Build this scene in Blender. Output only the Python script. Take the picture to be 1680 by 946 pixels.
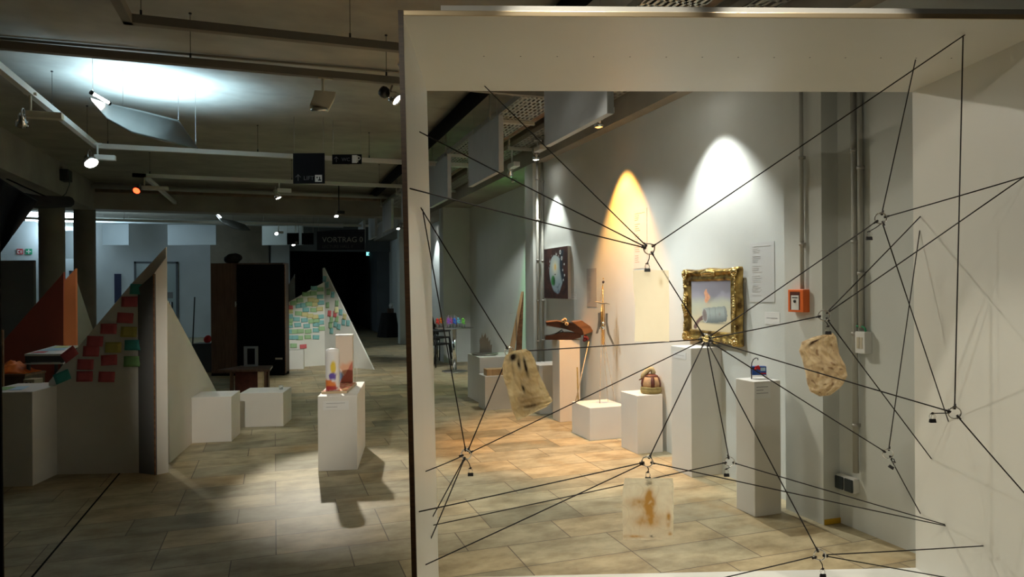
import bpy, math, random
from mathutils import Vector, Matrix, noise
random.seed(7)
PI = math.pi
sc = bpy.context.scene
for o in list(bpy.data.objects): bpy.data.objects.remove(o)

# ---------------------------------------------------------------- camera
F, H, YAW, ROLL = 1136.0, 1.55, math.radians(18.95), 0.00698
cam_d = bpy.data.cameras.new('camera'); cam = bpy.data.objects.new('camera', cam_d)
sc.collection.objects.link(cam); sc.camera = cam
cam_d.sensor_width = 36; cam_d.lens = 36 * F / 1680; cam_d.clip_end = 200; cam_d.clip_start = 0.02
cam.matrix_world = Matrix.Translation((0, 0, H)) @ Matrix.Rotation(-YAW, 4, 'Z') @ Matrix.Rotation(PI / 2, 4, 'X') @ Matrix.Rotation(-ROLL, 4, 'Z')
# ---------------------------------------------------------------- world, exposure, light strengths
w = bpy.data.worlds.new('world'); sc.world = w; w.use_nodes = True
w.node_tree.nodes['Background'].inputs[0].default_value = (0.02, 0.022, 0.025, 1)
w.node_tree.nodes['Background'].inputs[1].default_value = 0.25
sc.view_settings.view_transform = 'Standard'; sc.view_settings.look = 'None'
sc.view_settings.exposure = 0.0; sc.view_settings.gamma = 1; sc.view_settings.use_curve_mapping = False
WARM, NEUT, COOL = (1, .86, .62), (1, .95, .84), (.62, .85, 1)
PW = dict(gold=180, orange=420, dark=130, green=240, far=130, candle=850, screen=190, frame=75, sheet=230, over=105, back1=100, back2=100,
          floor=50, up1=380, up2=260, up3=85, gal=110, row=190, plate=240, left=80, red=60, backwall=70, cubes=330)

# ---------------------------------------------------------------- picture geometry: a ray through a pixel meets a plane of the room
CS, SN = math.cos(YAW), math.sin(YAW)
def ray(px, py):
    dx, dy = px - 840.0, py - 473.0
    tx, ty = dx - dy * ROLL, dy + dx * ROLL
    l = tx / F; z = -ty / F
    return Vector((l * CS + SN, -l * SN + CS, z))
def hit(px, py, **k):
    r = ray(px, py)
    if 'z' in k: t = (k['z'] - H) / r.z
    elif 'x' in k: t = k['x'] / r.x
    elif 'y' in k: t = k['y'] / r.y
    else: t = k['d']
    return Vector((0, 0, H)) + r * t
def hitp(px, py, p, n):
    r = ray(px, py); t = (Vector(p) - Vector((0, 0, H))).dot(n) / r.dot(n)
    return Vector((0, 0, H)) + r * t

# ---------------------------------------------------------------- materials
def mat(name, col, rough=.6, metal=0, var=.0, vs=6, bump=0, bs=40, emit=0, ecol=None, trans=0, spec=.4, alpha=1, col2=None):
    m = bpy.data.materials.new(name); m.use_nodes = True
    nt = m.node_tree; b = nt.nodes['Principled BSDF']
    b.inputs['Base Color'].default_value = (*col, 1); b.inputs['Roughness'].default_value = rough
    b.inputs['Metallic'].default_value = metal; b.inputs['Specular IOR Level'].default_value = spec
    b.inputs['Transmission Weight'].default_value = trans; b.inputs['Alpha'].default_value = alpha
    if emit: b.inputs['Emission Color'].default_value = (*(ecol or col), 1); b.inputs['Emission Strength'].default_value = emit
    tc = nt.nodes.new('ShaderNodeTexCoord')
    if var or col2:
        n = nt.nodes.new('ShaderNodeTexNoise'); n.inputs['Scale'].default_value = vs; n.inputs['Detail'].default_value = 5
        nt.links.new(tc.outputs['Object'], n.inputs['Vector'])
        r = nt.nodes.new('ShaderNodeValToRGB'); r.color_ramp.elements[0].position = .32; r.color_ramp.elements[1].position = .7
        a = col2 or [c * (1 - var) for c in col]
        r.color_ramp.elements[0].color = (*a, 1); r.color_ramp.elements[1].color = (*[min(1, c * (1 + var * .4)) for c in col], 1)
        nt.links.new(n.outputs['Fac'], r.inputs[0]); nt.links.new(r.outputs[0], b.inputs['Base Color'])
    if bump:
        n = nt.nodes.new('ShaderNodeTexNoise'); n.inputs['Scale'].default_value = bs; n.inputs['Detail'].default_value = 4
        nt.links.new(tc.outputs['Object'], n.inputs['Vector'])
        bp = nt.nodes.new('ShaderNodeBump'); bp.inputs['Strength'].default_value = bump; bp.inputs['Distance'].default_value = .01
        nt.links.new(n.outputs['Fac'], bp.inputs['Height']); nt.links.new(bp.outputs[0], b.inputs['Normal'])
    return m
def paint_mat(name, rough=.5, translucent=0):
    m = bpy.data.materials.new(name); m.use_nodes = True; nt = m.node_tree; b = nt.nodes['Principled BSDF']
    a = nt.nodes.new('ShaderNodeAttribute'); a.attribute_name = 'paint'
    nt.links.new(a.outputs['Color'], b.inputs['Base Color']); b.inputs['Roughness'].default_value = rough
    if translucent:
        t = nt.nodes.new('ShaderNodeBsdfTranslucent'); nt.links.new(a.outputs['Color'], t.inputs['Color'])
        mx = nt.nodes.new('ShaderNodeMixShader'); mx.inputs[0].default_value = translucent
        out = nt.nodes['Material Output']
        nt.links.new(b.outputs[0], mx.inputs[1]); nt.links.new(t.outputs[0], mx.inputs[2]); nt.links.new(mx.outputs[0], out.inputs[0])
    return m
def wood_mat(name, c1, c2, sc_=(2, 30, 30), rough=.45):
    m = bpy.data.materials.new(name); m.use_nodes = True; nt = m.node_tree; b = nt.nodes['Principled BSDF']
    tc = nt.nodes.new('ShaderNodeTexCoord'); mp = nt.nodes.new('ShaderNodeMapping'); mp.inputs['Scale'].default_value = sc_
    n = nt.nodes.new('ShaderNodeTexNoise'); n.inputs['Scale'].default_value = 1.5; n.inputs['Detail'].default_value = 6
    r = nt.nodes.new('ShaderNodeValToRGB'); r.color_ramp.elements[0].position = .35; r.color_ramp.elements[1].position = .65
    r.color_ramp.elements[0].color = (*c1, 1); r.color_ramp.elements[1].color = (*c2, 1)
    nt.links.new(tc.outputs['Object'], mp.inputs[0]); nt.links.new(mp.outputs[0], n.inputs['Vector'])
    nt.links.new(n.outputs['Fac'], r.inputs[0]); nt.links.new(r.outputs[0], b.inputs['Base Color']); b.inputs['Roughness'].default_value = rough
    return m
def floor_mat():
    m = bpy.data.materials.new('stone tiles'); m.use_nodes = True; nt = m.node_tree; L = nt.links; b = nt.nodes['Principled BSDF']
    tc = nt.nodes.new('ShaderNodeTexCoord')
    br = nt.nodes.new('ShaderNodeTexBrick'); L.new(tc.outputs['Object'], br.inputs['Vector'])
    br.inputs['Scale'].default_value = 1; br.inputs['Brick Width'].default_value = .66; br.inputs['Row Height'].default_value = .33
    br.inputs['Mortar Size'].default_value = .0035; br.inputs['Mortar Smooth'].default_value = .1; br.offset = .37; br.offset_frequency = 3
    br.inputs['Color1'].default_value = (0, 0, 0, 1); br.inputs['Color2'].default_value = (1, 1, 1, 1); br.inputs['Mortar'].default_value = (.5, .5, .5, 1)
    r = nt.nodes.new('ShaderNodeValToRGB'); e = r.color_ramp.elements
    e[0].position = 0; e[0].color = (.27, .255, .18, 1); e[1].position = 1; e[1].color = (.47, .39, .245, 1)
    for p, c in ((.25, (.40, .355, .24, 1)), (.5, (.46, .405, .27, 1)), (.62, (.36, .33, .235, 1)), (.8, (.45, .375, .235, 1))):
        x = e.new(p); x.color = c
    L.new(br.outputs['Color'], r.inputs[0])
    mp = nt.nodes.new('ShaderNodeMapping'); mp.inputs['Scale'].default_value = (1.5, 2.6, 1); L.new(tc.outputs['Object'], mp.inputs[0])
    n = nt.nodes.new('ShaderNodeTexNoise'); n.inputs['Scale'].default_value = 2.2; n.inputs['Detail'].default_value = 7; n.inputs['Roughness'].default_value = .65
    L.new(mp.outputs[0], n.inputs['Vector'])
    r2 = nt.nodes.new('ShaderNodeValToRGB'); r2.color_ramp.elements[0].position = .33; r2.color_ramp.elements[0].color = (.50, .44, .34, 1)
    r2.color_ramp.elements[1].position = .62; r2.color_ramp.elements[1].color = (1.12, 1.08, 1, 1); L.new(n.outputs['Fac'], r2.inputs[0])
    mx = nt.nodes.new('ShaderNodeMix'); mx.data_type = 'RGBA'; mx.blend_type = 'MULTIPLY'; mx.inputs[0].default_value = .85
    L.new(r.outputs[0], mx.inputs[6]); L.new(r2.outputs[0], mx.inputs[7])
    n3 = nt.nodes.new('ShaderNodeTexNoise'); n3.inputs['Scale'].default_value = 1.1; n3.inputs['Detail'].default_value = 8; L.new(tc.outputs['Object'], n3.inputs['Vector'])
    r3 = nt.nodes.new('ShaderNodeValToRGB'); r3.color_ramp.elements[0].position = .60; r3.color_ramp.elements[0].color = (0, 0, 0, 1)
    r3.color_ramp.elements[1].position = .74; r3.color_ramp.elements[1].color = (.75, .75, .75, 1); L.new(n3.outputs['Fac'], r3.inputs[0])
    ms = nt.nodes.new('ShaderNodeMix'); ms.data_type = 'RGBA'; L.new(r3.outputs[0], ms.inputs[0]); L.new(mx.outputs[2], ms.inputs[6]); ms.inputs[7].default_value = (.37, .23, .09, 1)
    mo = nt.nodes.new('ShaderNodeMix'); mo.data_type = 'RGBA'; L.new(br.outputs['Fac'], mo.inputs[0]); L.new(ms.outputs[2], mo.inputs[6]); mo.inputs[7].default_value = (.12, .09, .06, 1)
    L.new(mo.outputs[2], b.inputs['Base Color']); b.inputs['Roughness'].default_value = .45; b.inputs['Specular IOR Level'].default_value = .3
    return m
def concrete_mat():
    m = bpy.data.materials.new('board marked concrete'); m.use_nodes = True; nt = m.node_tree; L = nt.links; b = nt.nodes['Principled BSDF']
    tc = nt.nodes.new('ShaderNodeTexCoord')
    mp = nt.nodes.new('ShaderNodeMapping'); mp.inputs['Scale'].default_value = (1.2, 2.6, 1); L.new(tc.outputs['Object'], mp.inputs[0])
    n = nt.nodes.new('ShaderNodeTexNoise'); n.inputs['Scale'].default_value = 1; n.inputs['Detail'].default_value = 7; L.new(mp.outputs[0], n.inputs['Vector'])
    r = nt.nodes.new('ShaderNodeValToRGB'); r.color_ramp.elements[0].position = .3; r.color_ramp.elements[0].color = (.33, .31, .26, 1)
    r.color_ramp.elements[1].position = .72; r.color_ramp.elements[1].color = (.41, .39, .33, 1); L.new(n.outputs['Fac'], r.inputs[0])
    n2 = nt.nodes.new('ShaderNodeTexNoise'); n2.inputs['Scale'].default_value = 3; n2.inputs['Detail'].default_value = 9; L.new(tc.outputs['Object'], n2.inputs['Vector'])
    mx = nt.nodes.new('ShaderNodeMix'); mx.data_type = 'RGBA'; mx.blend_type = 'OVERLAY'; mx.inputs[0].default_value = .3
    L.new(r.outputs[0], mx.inputs[6]); L.new(n2.outputs['Fac'], mx.inputs[7]); L.new(mx.outputs[2], b.inputs['Base Color'])
    b.inputs['Roughness'].default_value = .8
    return m
M = dict(
    floor=floor_mat(), conc=concrete_mat(),
    wall=mat('white wall paint', (.64, .665, .635), .75, var=.07, vs=1.5, bump=.06, bs=60),
    wallgrey=mat('blue grey wall', (.50, .54, .56), .8, var=.1, vs=1),
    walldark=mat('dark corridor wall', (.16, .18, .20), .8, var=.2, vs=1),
    beam=mat('painted concrete beam', (.36, .33, .28), .8, var=.2, vs=2),
    colm=mat('raw concrete column', (.26, .23, .18), .8, var=.2, vs=2),
    frame=mat('white coated board', (.80, .79, .73), .36, var=.03, vs=2),
    ply=wood_mat('plywood edge', (.035, .018, .008), (.07, .035, .015), (3, 3, 60), .35),
    gild=mat('lacquered metal edge', (.70, .56, .36), .33, .85),
    alu=mat('aluminium rail', (.42, .41, .38), .5, .5),
    plinth=mat('white plinth paint', (.72, .70, .65), .55, var=.04, vs=3),
    cord=mat('black elastic cord', (.012, .009, .008), .6),
    chrome=mat('chrome', (.8, .8, .8), .12, 1),
    steel=mat('brushed steel', (.5, .5, .48), .35, 1),
    black=mat('black plastic', (.015, .015, .016), .45),
    matblack=mat('matt black', (.005, .005, .006), .9, spec=.05),
    sign=mat('black sign face', (.006, .006, .008), .75, spec=.15),
    signblue=mat('midnight sign face', (.018, .02, .038), .5),
    dimtext=mat('grey lettering', (.13, .13, .14), .6),
    white=mat('white enamel', (.75, .75, .72), .4),
    trackdark=mat('grey painted track', (.20, .175, .14), .5),
    trackwhite=mat('white painted track', (.62, .61, .57), .5),
    beige=mat('beige lamp housing', (.55, .50, .38), .5),
    panel=mat('pale grey felt panel', (.43, .45, .46), .85, var=.05, vs=6),
    panelw=mat('white board', (.45, .50, .52), .7),
    lens=mat('lit lamp glass', (1, .97, .9), .3, emit=14, ecol=(1, .96, .85)),
    lensb=mat('lit lamp glass bright', (1, .97, .9), .3, emit=40, ecol=(1, .96, .88)),
    lenso=mat('lit orange glass', (1, .5, .1), .3, emit=6, ecol=(1, .42, .08)),
    lensr=mat('lit red glass', (1, .1, .05), .3, emit=5, ecol=(1, .07, .02)),
    lensc=mat('lit cool glass', (.8, .95, 1), .3, emit=18, ecol=(.75, .93, 1)),
    grating=mat('galvanised sheet', (.48, .47, .42), .45, .5, var=.1, vs=20),
    duct=mat('brown insulated duct', (.24, .16, .10), .7, var=.3, vs=8),
    pipe=mat('grey painted pipe', (.40, .40, .36), .5),
    wood=wood_mat('light pine', (.42, .27, .13), (.58, .40, .22), (20, 20, 2)),
    woodm=wood_mat('reddish wood', (.14, .065, .032), (.26, .13, .065), (3, 20, 20), .35),
    woodd=wood_mat('dark stained wood', (.014, .006, .004), (.038, .014, .009), (3, 20, 20), .35),
    woodpale=wood_mat('pale plywood', (.50, .36, .20), (.62, .48, .30), (3, 20, 20)),
    woodcab=wood_mat('brown cabinet', (.07, .038, .025), (.12, .07, .045), (20, 20, 2)),
    redp=mat('orange red board', (.50, .10, .055), .6, var=.1, vs=2),
    orangep=mat('orange board', (.80, .22, .07), .6, var=.1, vs=2),
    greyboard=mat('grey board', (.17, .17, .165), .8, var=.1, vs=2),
    notered=mat('red note paper', (.62, .13, .15), .7, var=.1), notey=mat('yellow note paper', (.55, .50, .14), .7, var=.1),
    notet=mat('teal note paper', (.07, .40, .38), .7, var=.1), noteg=mat('green note paper', (.26, .50, .20), .7, var=.1),
    farred=mat('pink note paper', (.62, .13, .14), .7), fary=mat('pale yellow note paper', (.58, .52, .25), .7),
    fart=mat('pale teal note paper', (.22, .46, .46), .7), farg=mat('pale green note paper', (.32, .50, .27), .7),
    lemon=mat('lemon note paper', (.9, .85, .45), .7),
    paper=mat('white paper', (.74, .74, .72), .7, var=.03), papersoft=mat('printed sheet', (.60, .61, .60), .75), papergrey=mat('grey print', (.42, .42, .42), .7),
    textg=mat('printed text', (.33, .33, .34), .8), textl=mat('light printed text', (.50, .49, .47), .8), texto=mat('text on wall', (.40, .30, .20), .8),
    gold=mat('old gilding', (.55, .37, .11), .3, .85, var=.55, vs=14, bump=.5, bs=50, col2=(.10, .055, .018)),
    goldh=mat('bright gilding', (.75, .55, .22), .25, .9, var=.3, vs=30, bump=.4, bs=70),
    brass=mat('polished brass', (.75, .45, .14), .25, .9),
    silver=mat('dull silver metal', (.33, .31, .27), .35, .8),
    glass=mat('clear plastic', (1, 1, 1), .03, trans=1, alpha=.35), acryl=mat('acrylic rod', (.8, .62, .4), .2, trans=.5, alpha=.5),
    orange=mat('orange alarm housing', (.78, .16, .03), .4), tape=mat('yellow tape', (.60, .36, .02), .6),
    sockd=mat('dark socket cover', (.025, .035, .04), .35), greenc=mat('green cable', (.03, .28, .13), .5),
    blue=mat('blue tin', (.02, .09, .38), .35), red=mat('red cloth', (.55, .02, .02), .6), sky=mat('pale blue label', (.45, .65, .8), .5),
    clay=mat('tan leather', (.50, .31, .16), .6, var=.35, vs=20), claydark=mat('oxblood leather', (.10, .025, .015), .5, var=.3, vs=20),
    felt=mat('olive felt', (.30, .24, .09), .8, var=.35, vs=25), darkred=mat('dark red petals', (.14, .015, .02), .6),
    hose=mat('khaki stuffed cloth', (.42, .33, .17), .7, var=.2, vs=20),
    paint=paint_mat('painted surface', .75), ppaper=paint_mat('stained paper', .7, .7), wax=paint_mat('painted wax', .35),
    reflector=mat('curved reflector sheet', (.17, .18, .18), .42, .8, var=.15, vs=3),
    caste=mat('beige cassette', (.4, .36, .25), .6), exitred=mat('red pictogram', (.5, .02, .03), .5), exitgreen=mat('green pictogram', (.02, .28, .14), .5),
    exitlit=mat('lit exit sign', (.5, 1, .95), .4, emit=1.3, ecol=(.30, .95, .95)), lit=mat('lit strip', (.8, .9, 1), .4, emit=1.6, ecol=(.6, .8, 1)),
    glassdoor=mat('grey door glass', (.30, .36, .36), .3), dgrey=mat('dark grey', (.08, .09, .1), .6),
    navy=mat('navy banner', (.015, .02, .06), .7), cloth=mat('black table cloth', (.012, .010, .010), .9),
)
def liquid(n, c): return mat(n, c, .3, emit=.05, ecol=c)

# ---------------------------------------------------------------- mesh building
class MB:
    def __init__(s): s.v = []; s.f = []; s.m = []; s.c = []; s.sm = []
    def add(s, v, f, m=0, sm=False, c=None):
        b = len(s.v); s.v += [Vector(p) for p in v]; s.c += (c or [(1, 1, 1)] * len(v))
        s.f += [tuple(i + b for i in q) for q in f]; s.m += [m] * len(f); s.sm += [sm] * len(f); return s
    def box(s, a, b, m=0, T=None):
        (x0, y0, z0), (x1, y1, z1) = [min(p, q) for p, q in zip(a, b)], [max(p, q) for p, q in zip(a, b)]
        v = [Vector(p) for p in ((x0, y0, z0), (x1, y0, z0), (x1, y1, z0), (x0, y1, z0), (x0, y0, z1), (x1, y0, z1), (x1, y1, z1), (x0, y1, z1))]
        if T: v = [T @ p for p in v]
        return s.add(v, [(0, 3, 2, 1), (4, 5, 6, 7), (0, 1, 5, 4), (1, 2, 6, 5), (2, 3, 7, 6), (3, 0, 4, 7)], m)
    def prism(s, poly, off, m=0):                       # poly: 3-D points in a plane, off: thickness vector
        n = len(poly); p = [Vector(q) for q in poly]; off = Vector(off); q = [a + off for a in p]
        nrm = sum(((p[i].cross(p[(i + 1) % n])) for i in range(n)), Vector())
        if nrm.dot(off) > 0: p, q = q, p; 
        # after the swap the first ring's normal points away from the body
        f = [tuple(range(n)), tuple(range(2 * n - 1, n - 1, -1))] + [(i, i + n, (i + 1) % n + n, (i + 1) % n) for i in range(n)]
        if nrm.dot(off) > 0: f = [tuple(range(n)), tuple(range(2 * n - 1, n - 1, -1))] + [(i, i + n, (i + 1) % n + n, (i + 1) % n) for i in range(n)]
        return s.add(p + q, f, m)
    def tube(s, pts, r, n=8, m=0, cap=True, sq=None):
        pts = [Vector(p) for p in pts]; k = len(pts); rs = r if isinstance(r, (list, tuple)) else [r] * k
        v = []; prev = None
        for i, p in enumerate(pts):
            t = (pts[min(i + 1, k - 1)] - pts[max(i - 1, 0)]).normalized()
            if prev is None: a = t.orthogonal().normalized()
            else: a = (prev - t * prev.dot(t)).normalized()
            prev = a; b = t.cross(a)
            for j in range(n):
                th = 2 * PI * j / n; v.append(p + (a * math.cos(th) + b * math.sin(th)) * rs[i])
        f = [(i * n + j, i * n + (j + 1) % n, (i + 1) * n + (j + 1) % n, (i + 1) * n + j) for i in range(k - 1) for j in range(n)]
        if cap: f += [tuple(range(n - 1, -1, -1)), tuple(range((k - 1) * n, k * n))]
        return s.add(v, f, m, True)
    def lathe(s, prof, c=(0, 0, 0), n=20, m=0, col=None, ax=None):
        c = Vector(c); v = []; cc = []
        for r, z in prof:
            for j in range(n):
                th = 2 * PI * j / n; v.append(Vector((r * math.cos(th), r * math.sin(th), z)))
                if col: cc.append(col(j / n, z))
        if ax is not None:
            R = Vector((0, 0, 1)).rotation_difference(Vector(ax)).to_matrix(); v = [R @ p for p in v]
        v = [p + c for p in v]; k = len(prof)
        f = [(i * n + j, i * n + (j + 1) % n, (i + 1) * n + (j + 1) % n, (i + 1) * n + j) for i in range(k - 1) for j in range(n)]
        if prof[0][0] > 1e-4: f.append(tuple(range(n - 1, -1, -1)))
        if prof[-1][0] > 1e-4: f.append(tuple(range((k - 1) * n, k * n)))
        return s.add(v, f, m, True, cc or None)
    def cyl(s, c, r, h, n=20, m=0, ax=None): return s.lathe([(r, 0), (r, h)], c, n, m, None, ax)
    def ball(s, c, r, n=10, m=0, sx=1, sy=1, sz=1):
        pr = [(max(1e-5, math.sin(PI * i / n)), -math.cos(PI * i / n)) for i in range(n + 1)]
        v = []; k = 2 * n
        for a, z in pr:
            for j in range(k): th = 2 * PI * j / k; v.append(Vector(c) + Vector((a * math.cos(th) * r * sx, a * math.sin(th) * r * sy, z * r * sz)))
        f = [(i * k + j, i * k + (j + 1) % k, (i + 1) * k + (j + 1) % k, (i + 1) * k + j) for i in range(n) for j in range(k)]
        return s.add(v, f, m, True)
    def torus(s, c, R, r, ax=(0, 1, 0), n=28, k=8, m=0):
        Q = Vector((0, 0, 1)).rotation_difference(Vector(ax)).to_matrix(); v = []
        for i in range(n):
            a = 2 * PI * i / n
            for j in range(k):
                b = 2 * PI * j / k; v.append(Vector(c) + Q @ Vector(((R + r * math.cos(b)) * math.cos(a), (R + r * math.cos(b)) * math.sin(a), r * math.sin(b))))
        f = [(i * k + j, ((i + 1) % n) * k + j, ((i + 1) % n) * k + (j + 1) % k, i * k + (j + 1) % k) for i in range(n) for j in range(k)]
        return s.add(v, f, m, True)
    def grid(s, fn, nu, nv, m=0, sm=True):              # fn(u,v) -> (point, colour)
        v = []; c = []
        for j in range(nv + 1):
            for i in range(nu + 1):
                p, q = fn(i / nu, j / nv); v.append(p); c.append(q or (1, 1, 1))
        f = [(j * (nu + 1) + i, j * (nu + 1) + i + 1, (j + 1) * (nu + 1) + i + 1, (j + 1) * (nu + 1) + i) for j in range(nv) for i in range(nu)]
        return s.add(v, f, m, sm, c)
def build(name, mb, mats, parent=None, loc=None, rotz=0, bevel=0, solid=0, label=None, centre=False):
    if not isinstance(mats, (list, tuple)): mats = [mats]
    vs = mb.v
    if centre:
        loc = sum(vs, Vector()) / len(vs); vs = [v - loc for v in vs]
    me = bpy.data.meshes.new(name); me.from_pydata([tuple(v) for v in vs], [], mb.f)
    for m in mats: me.materials.append(M[m] if isinstance(m, str) else m)
    me.polygons.foreach_set('material_index', mb.m); me.polygons.foreach_set('use_smooth', mb.sm)
    if any(c != (1, 1, 1) for c in mb.c):
        at = me.color_attributes.new('paint', 'FLOAT_COLOR', 'POINT')
        at.data.foreach_set('color', [x for c in mb.c for x in (*c, 1)])
    me.update()
    o = bpy.data.objects.new(name, me); sc.collection.objects.link(o)
    if parent: o.parent = parent
    if loc is not None: o.location = loc
    if rotz: o.rotation_euler.z = rotz
    if bevel:
        b = o.modifiers.new('bevel', 'BEVEL'); b.width = bevel; b.segments = 2; b.limit_method = 'ANGLE'
    if solid:
        b = o.modifiers.new('solid', 'SOLIDIFY'); b.thickness = solid; b.offset = 0
    if label: o['label'] = label
    return o
def tag(o, label, cat, group=None, kind=None):
    o['label'] = label; o['category'] = cat
    if group: o['group'] = group
    if kind: o['kind'] = kind
    return o
def thing(name, label, cat, loc=(0, 0, 0), rotz=0, group=None):
    o = bpy.data.objects.new(name, None); sc.collection.objects.link(o); o.empty_display_size = .1
    o.location = loc; o.rotation_euler.z = rotz; return tag(o, label, cat, group)
def struct(name, mb, mats, label=None, **k):
    o = build(name, mb, mats, **k); o['kind'] = 'structure'
    if label: o['label'] = label
    return o
def copy_tree(o, parent=None):
    c = o.copy(); sc.collection.objects.link(c)
    if parent: c.parent = parent
    for ch in list(o.children): copy_tree(ch, c)
    return c
def text(s, size, m, parent, loc, rot=(PI / 2, 0, 0), name='lettering', ext=.0008, align='LEFT'):
    cu = bpy.data.curves.new(name, 'FONT'); cu.body = s; cu.size = size; cu.extrude = ext; cu.align_x = align; cu.resolution_u = 3
    t = bpy.data.objects.new(name, cu); sc.collection.objects.link(t)
    dg = bpy.context.evaluated_depsgraph_get(); me = bpy.data.meshes.new_from_object(t.evaluated_get(dg))
    bpy.data.objects.remove(t); me.materials.clear(); me.materials.append(M[m])
    o = bpy.data.objects.new(name, me); sc.collection.objects.link(o); o.parent = parent; o.location = loc; o.rotation_euler = rot
    return o
def spot(parent, loc, target, power, col=NEUT, size=50, blend=.3, rad=.04):
    l = bpy.data.lights.new('lamp_light', 'SPOT'); l.energy = power; l.color = col; l.spot_size = math.radians(size); l.spot_blend = blend; l.shadow_soft_size = rad
    o = bpy.data.objects.new('lamp_light', l); sc.collection.objects.link(o)
    o.location = loc; o.rotation_euler = (Vector(target) - Vector(loc)).to_track_quat('-Z', 'Y').to_euler()
    if parent:
        o.parent = parent; o.matrix_parent_inverse = Matrix.Translation(parent.location).inverted()
    return o
def sm(a, b, x): t = max(0, min(1, (x - a) / (b - a))); return t * t * (3 - 2 * t)
def mix(a, b, t): return tuple(p + (q - p) * t for p, q in zip(a, b))
def N(x, y, z=0): return noise.noise(Vector((x, y, z)))
def fb(x, y, z=0): return N(x, y, z) + .5 * N(2 * x, 2 * y, z + 3) + .25 * N(4 * x, 4 * y, z + 7)

# ================================================================ ROOM
CZ, XW, XP, XR = 3.8, 3.5, 3.366, 3.95        # ceiling, wall face, pillar face, recessed wall face
struct('floor', MB().box((-11, -3, -.2), (4.4, 37, 0)), 'floor', 'beige and grey stone tiled floor')
struct('ceiling', MB().box((-11, -3, CZ), (4.4, 37, CZ + .2)), 'conc', 'rough concrete ceiling')
struct('floor_joint', MB().box((-1.262, -3, .0), (-1.25, 37, .0015)), 'matblack', 'dark expansion joint across the tiles')
struct('wall_right', MB().box((XW, -3, 0), (4.4, 9.22, 3.8)), 'wall', 'white gallery wall')
struct('wall_right_recess', MB().box((XR, 9.22, 0), (4.4, 25.2, 3.8)), 'wall', 'grey green lit recessed wall')
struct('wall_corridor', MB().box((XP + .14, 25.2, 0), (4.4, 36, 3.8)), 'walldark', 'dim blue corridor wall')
for i, (a, b) in enumerate(((3.6, 3.95), (8.9, 9.22), (14.25, 14.6), (19.6, 19.95))):
    struct('wall_pilaster', MB().box((XP, a, 0), (XR + .05 if i else XW, b, 3.27)), 'wall', 'shallow white pilaster')
struct('trim_1', MB().box((XP, -3, 3.27), (4.4, 25.2, 3.8)), 'beam', 'beam above the gallery wall')
struct('wall_back', MB().box((-11, 25.2, 0), (.5, 25.5, 3.8)), 'wallgrey', 'blue white back wall')
struct('wall_back_pier', MB().box((-.1, 24.7, 0), (.5, 25.2, 3.8)), 'wallgrey', 'pier at the corridor entrance')
struct('wall_back_panel', MB().box((hit(345, 420, y=24.9).x, 24.9, 0), (hit(441, 420, y=24.9).x, 25.2, 3.8)), 'colm', 'dark brown wall section above the cabinet')
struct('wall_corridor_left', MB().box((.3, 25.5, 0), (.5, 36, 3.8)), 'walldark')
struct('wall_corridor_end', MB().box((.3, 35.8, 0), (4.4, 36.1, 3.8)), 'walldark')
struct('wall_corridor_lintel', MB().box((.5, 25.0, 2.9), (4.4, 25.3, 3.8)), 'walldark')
struct('wall_left', MB().box((-11.2, -3, 0), (-11, 25.5, 3.8)), 'wallgrey')
struct('wall_front', MB().box((-11, -3.2, 0), (4.4, -3, 3.8)), 'beam')
struct('ceiling_beam', MB().box((-11, 16.3, 3.25), (XP, 16.8, CZ)), 'beam', 'concrete beam crossing the ceiling')
struct('ceiling_beam', MB().box((-4.0, -3, 3.23), (-3.5, 16.3, CZ)), 'beam', 'concrete beam running along the left side')
for (cx, cy, r, zt) in ((-3.72, 14.25, .20, 3.23), (-3.72, 16.5, .2, 3.25)):
    struct('column', MB().cyl((cx, cy, 0), r, zt, 32), 'colm', 'round concrete column')
# yellow marking tape at the foot of the pilaster
tag(build('floor_tape', MB().box((XP + .005, 3.594, .001), (XW, 3.5995, .035)), 'tape', centre=True), 'strip of yellow tape at the foot of the near pilaster', 'tape')

# doors and signs on the back wall
def wallbox(name, x0, y0, x1, y1, Y, th, m, struct_=False, **k):
    a = hit(x0, y1, y=Y); b = hit(x1, y0, y=Y)
    return build(name, MB().box((a.x, Y - th, max(a.z, 0)), (b.x, Y, b.z)), m, centre=True, **k)
for i, (x0, y0, x1) in enumerate(((224, 432, 289), (118, 447, 139))):
    a = hit(x0, y0, y=25.2); b = hit(x1, y0, y=25.2)
    d = struct('door_%d' % (i + 1), MB().box((0, -.06, 0), (b.x - a.x, 0, a.z)), 'glassdoor', loc=(a.x, 25.2, 0), label='grey glazed door in the back wall')
    W_, Z_ = b.x - a.x, a.z
    build('door_frame', MB().box((-.06, -.09, 0), (0, 0, Z_ + .06)).box((W_, -.09, 0), (W_ + .06, 0, Z_ + .06)).box((-.06, -.09, Z_), (W_ + .06, 0, Z_ + .06)), 'dgrey', d)
    build('door_handle', MB().tube([(W_ - .15, -.1, .95), (W_ - .15, -.1, 1.2)], .015).tube([(W_ - .15, -.1, 1.05), (W_ - .15, -.06, 1.05)], .01), 'steel', d)

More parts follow.
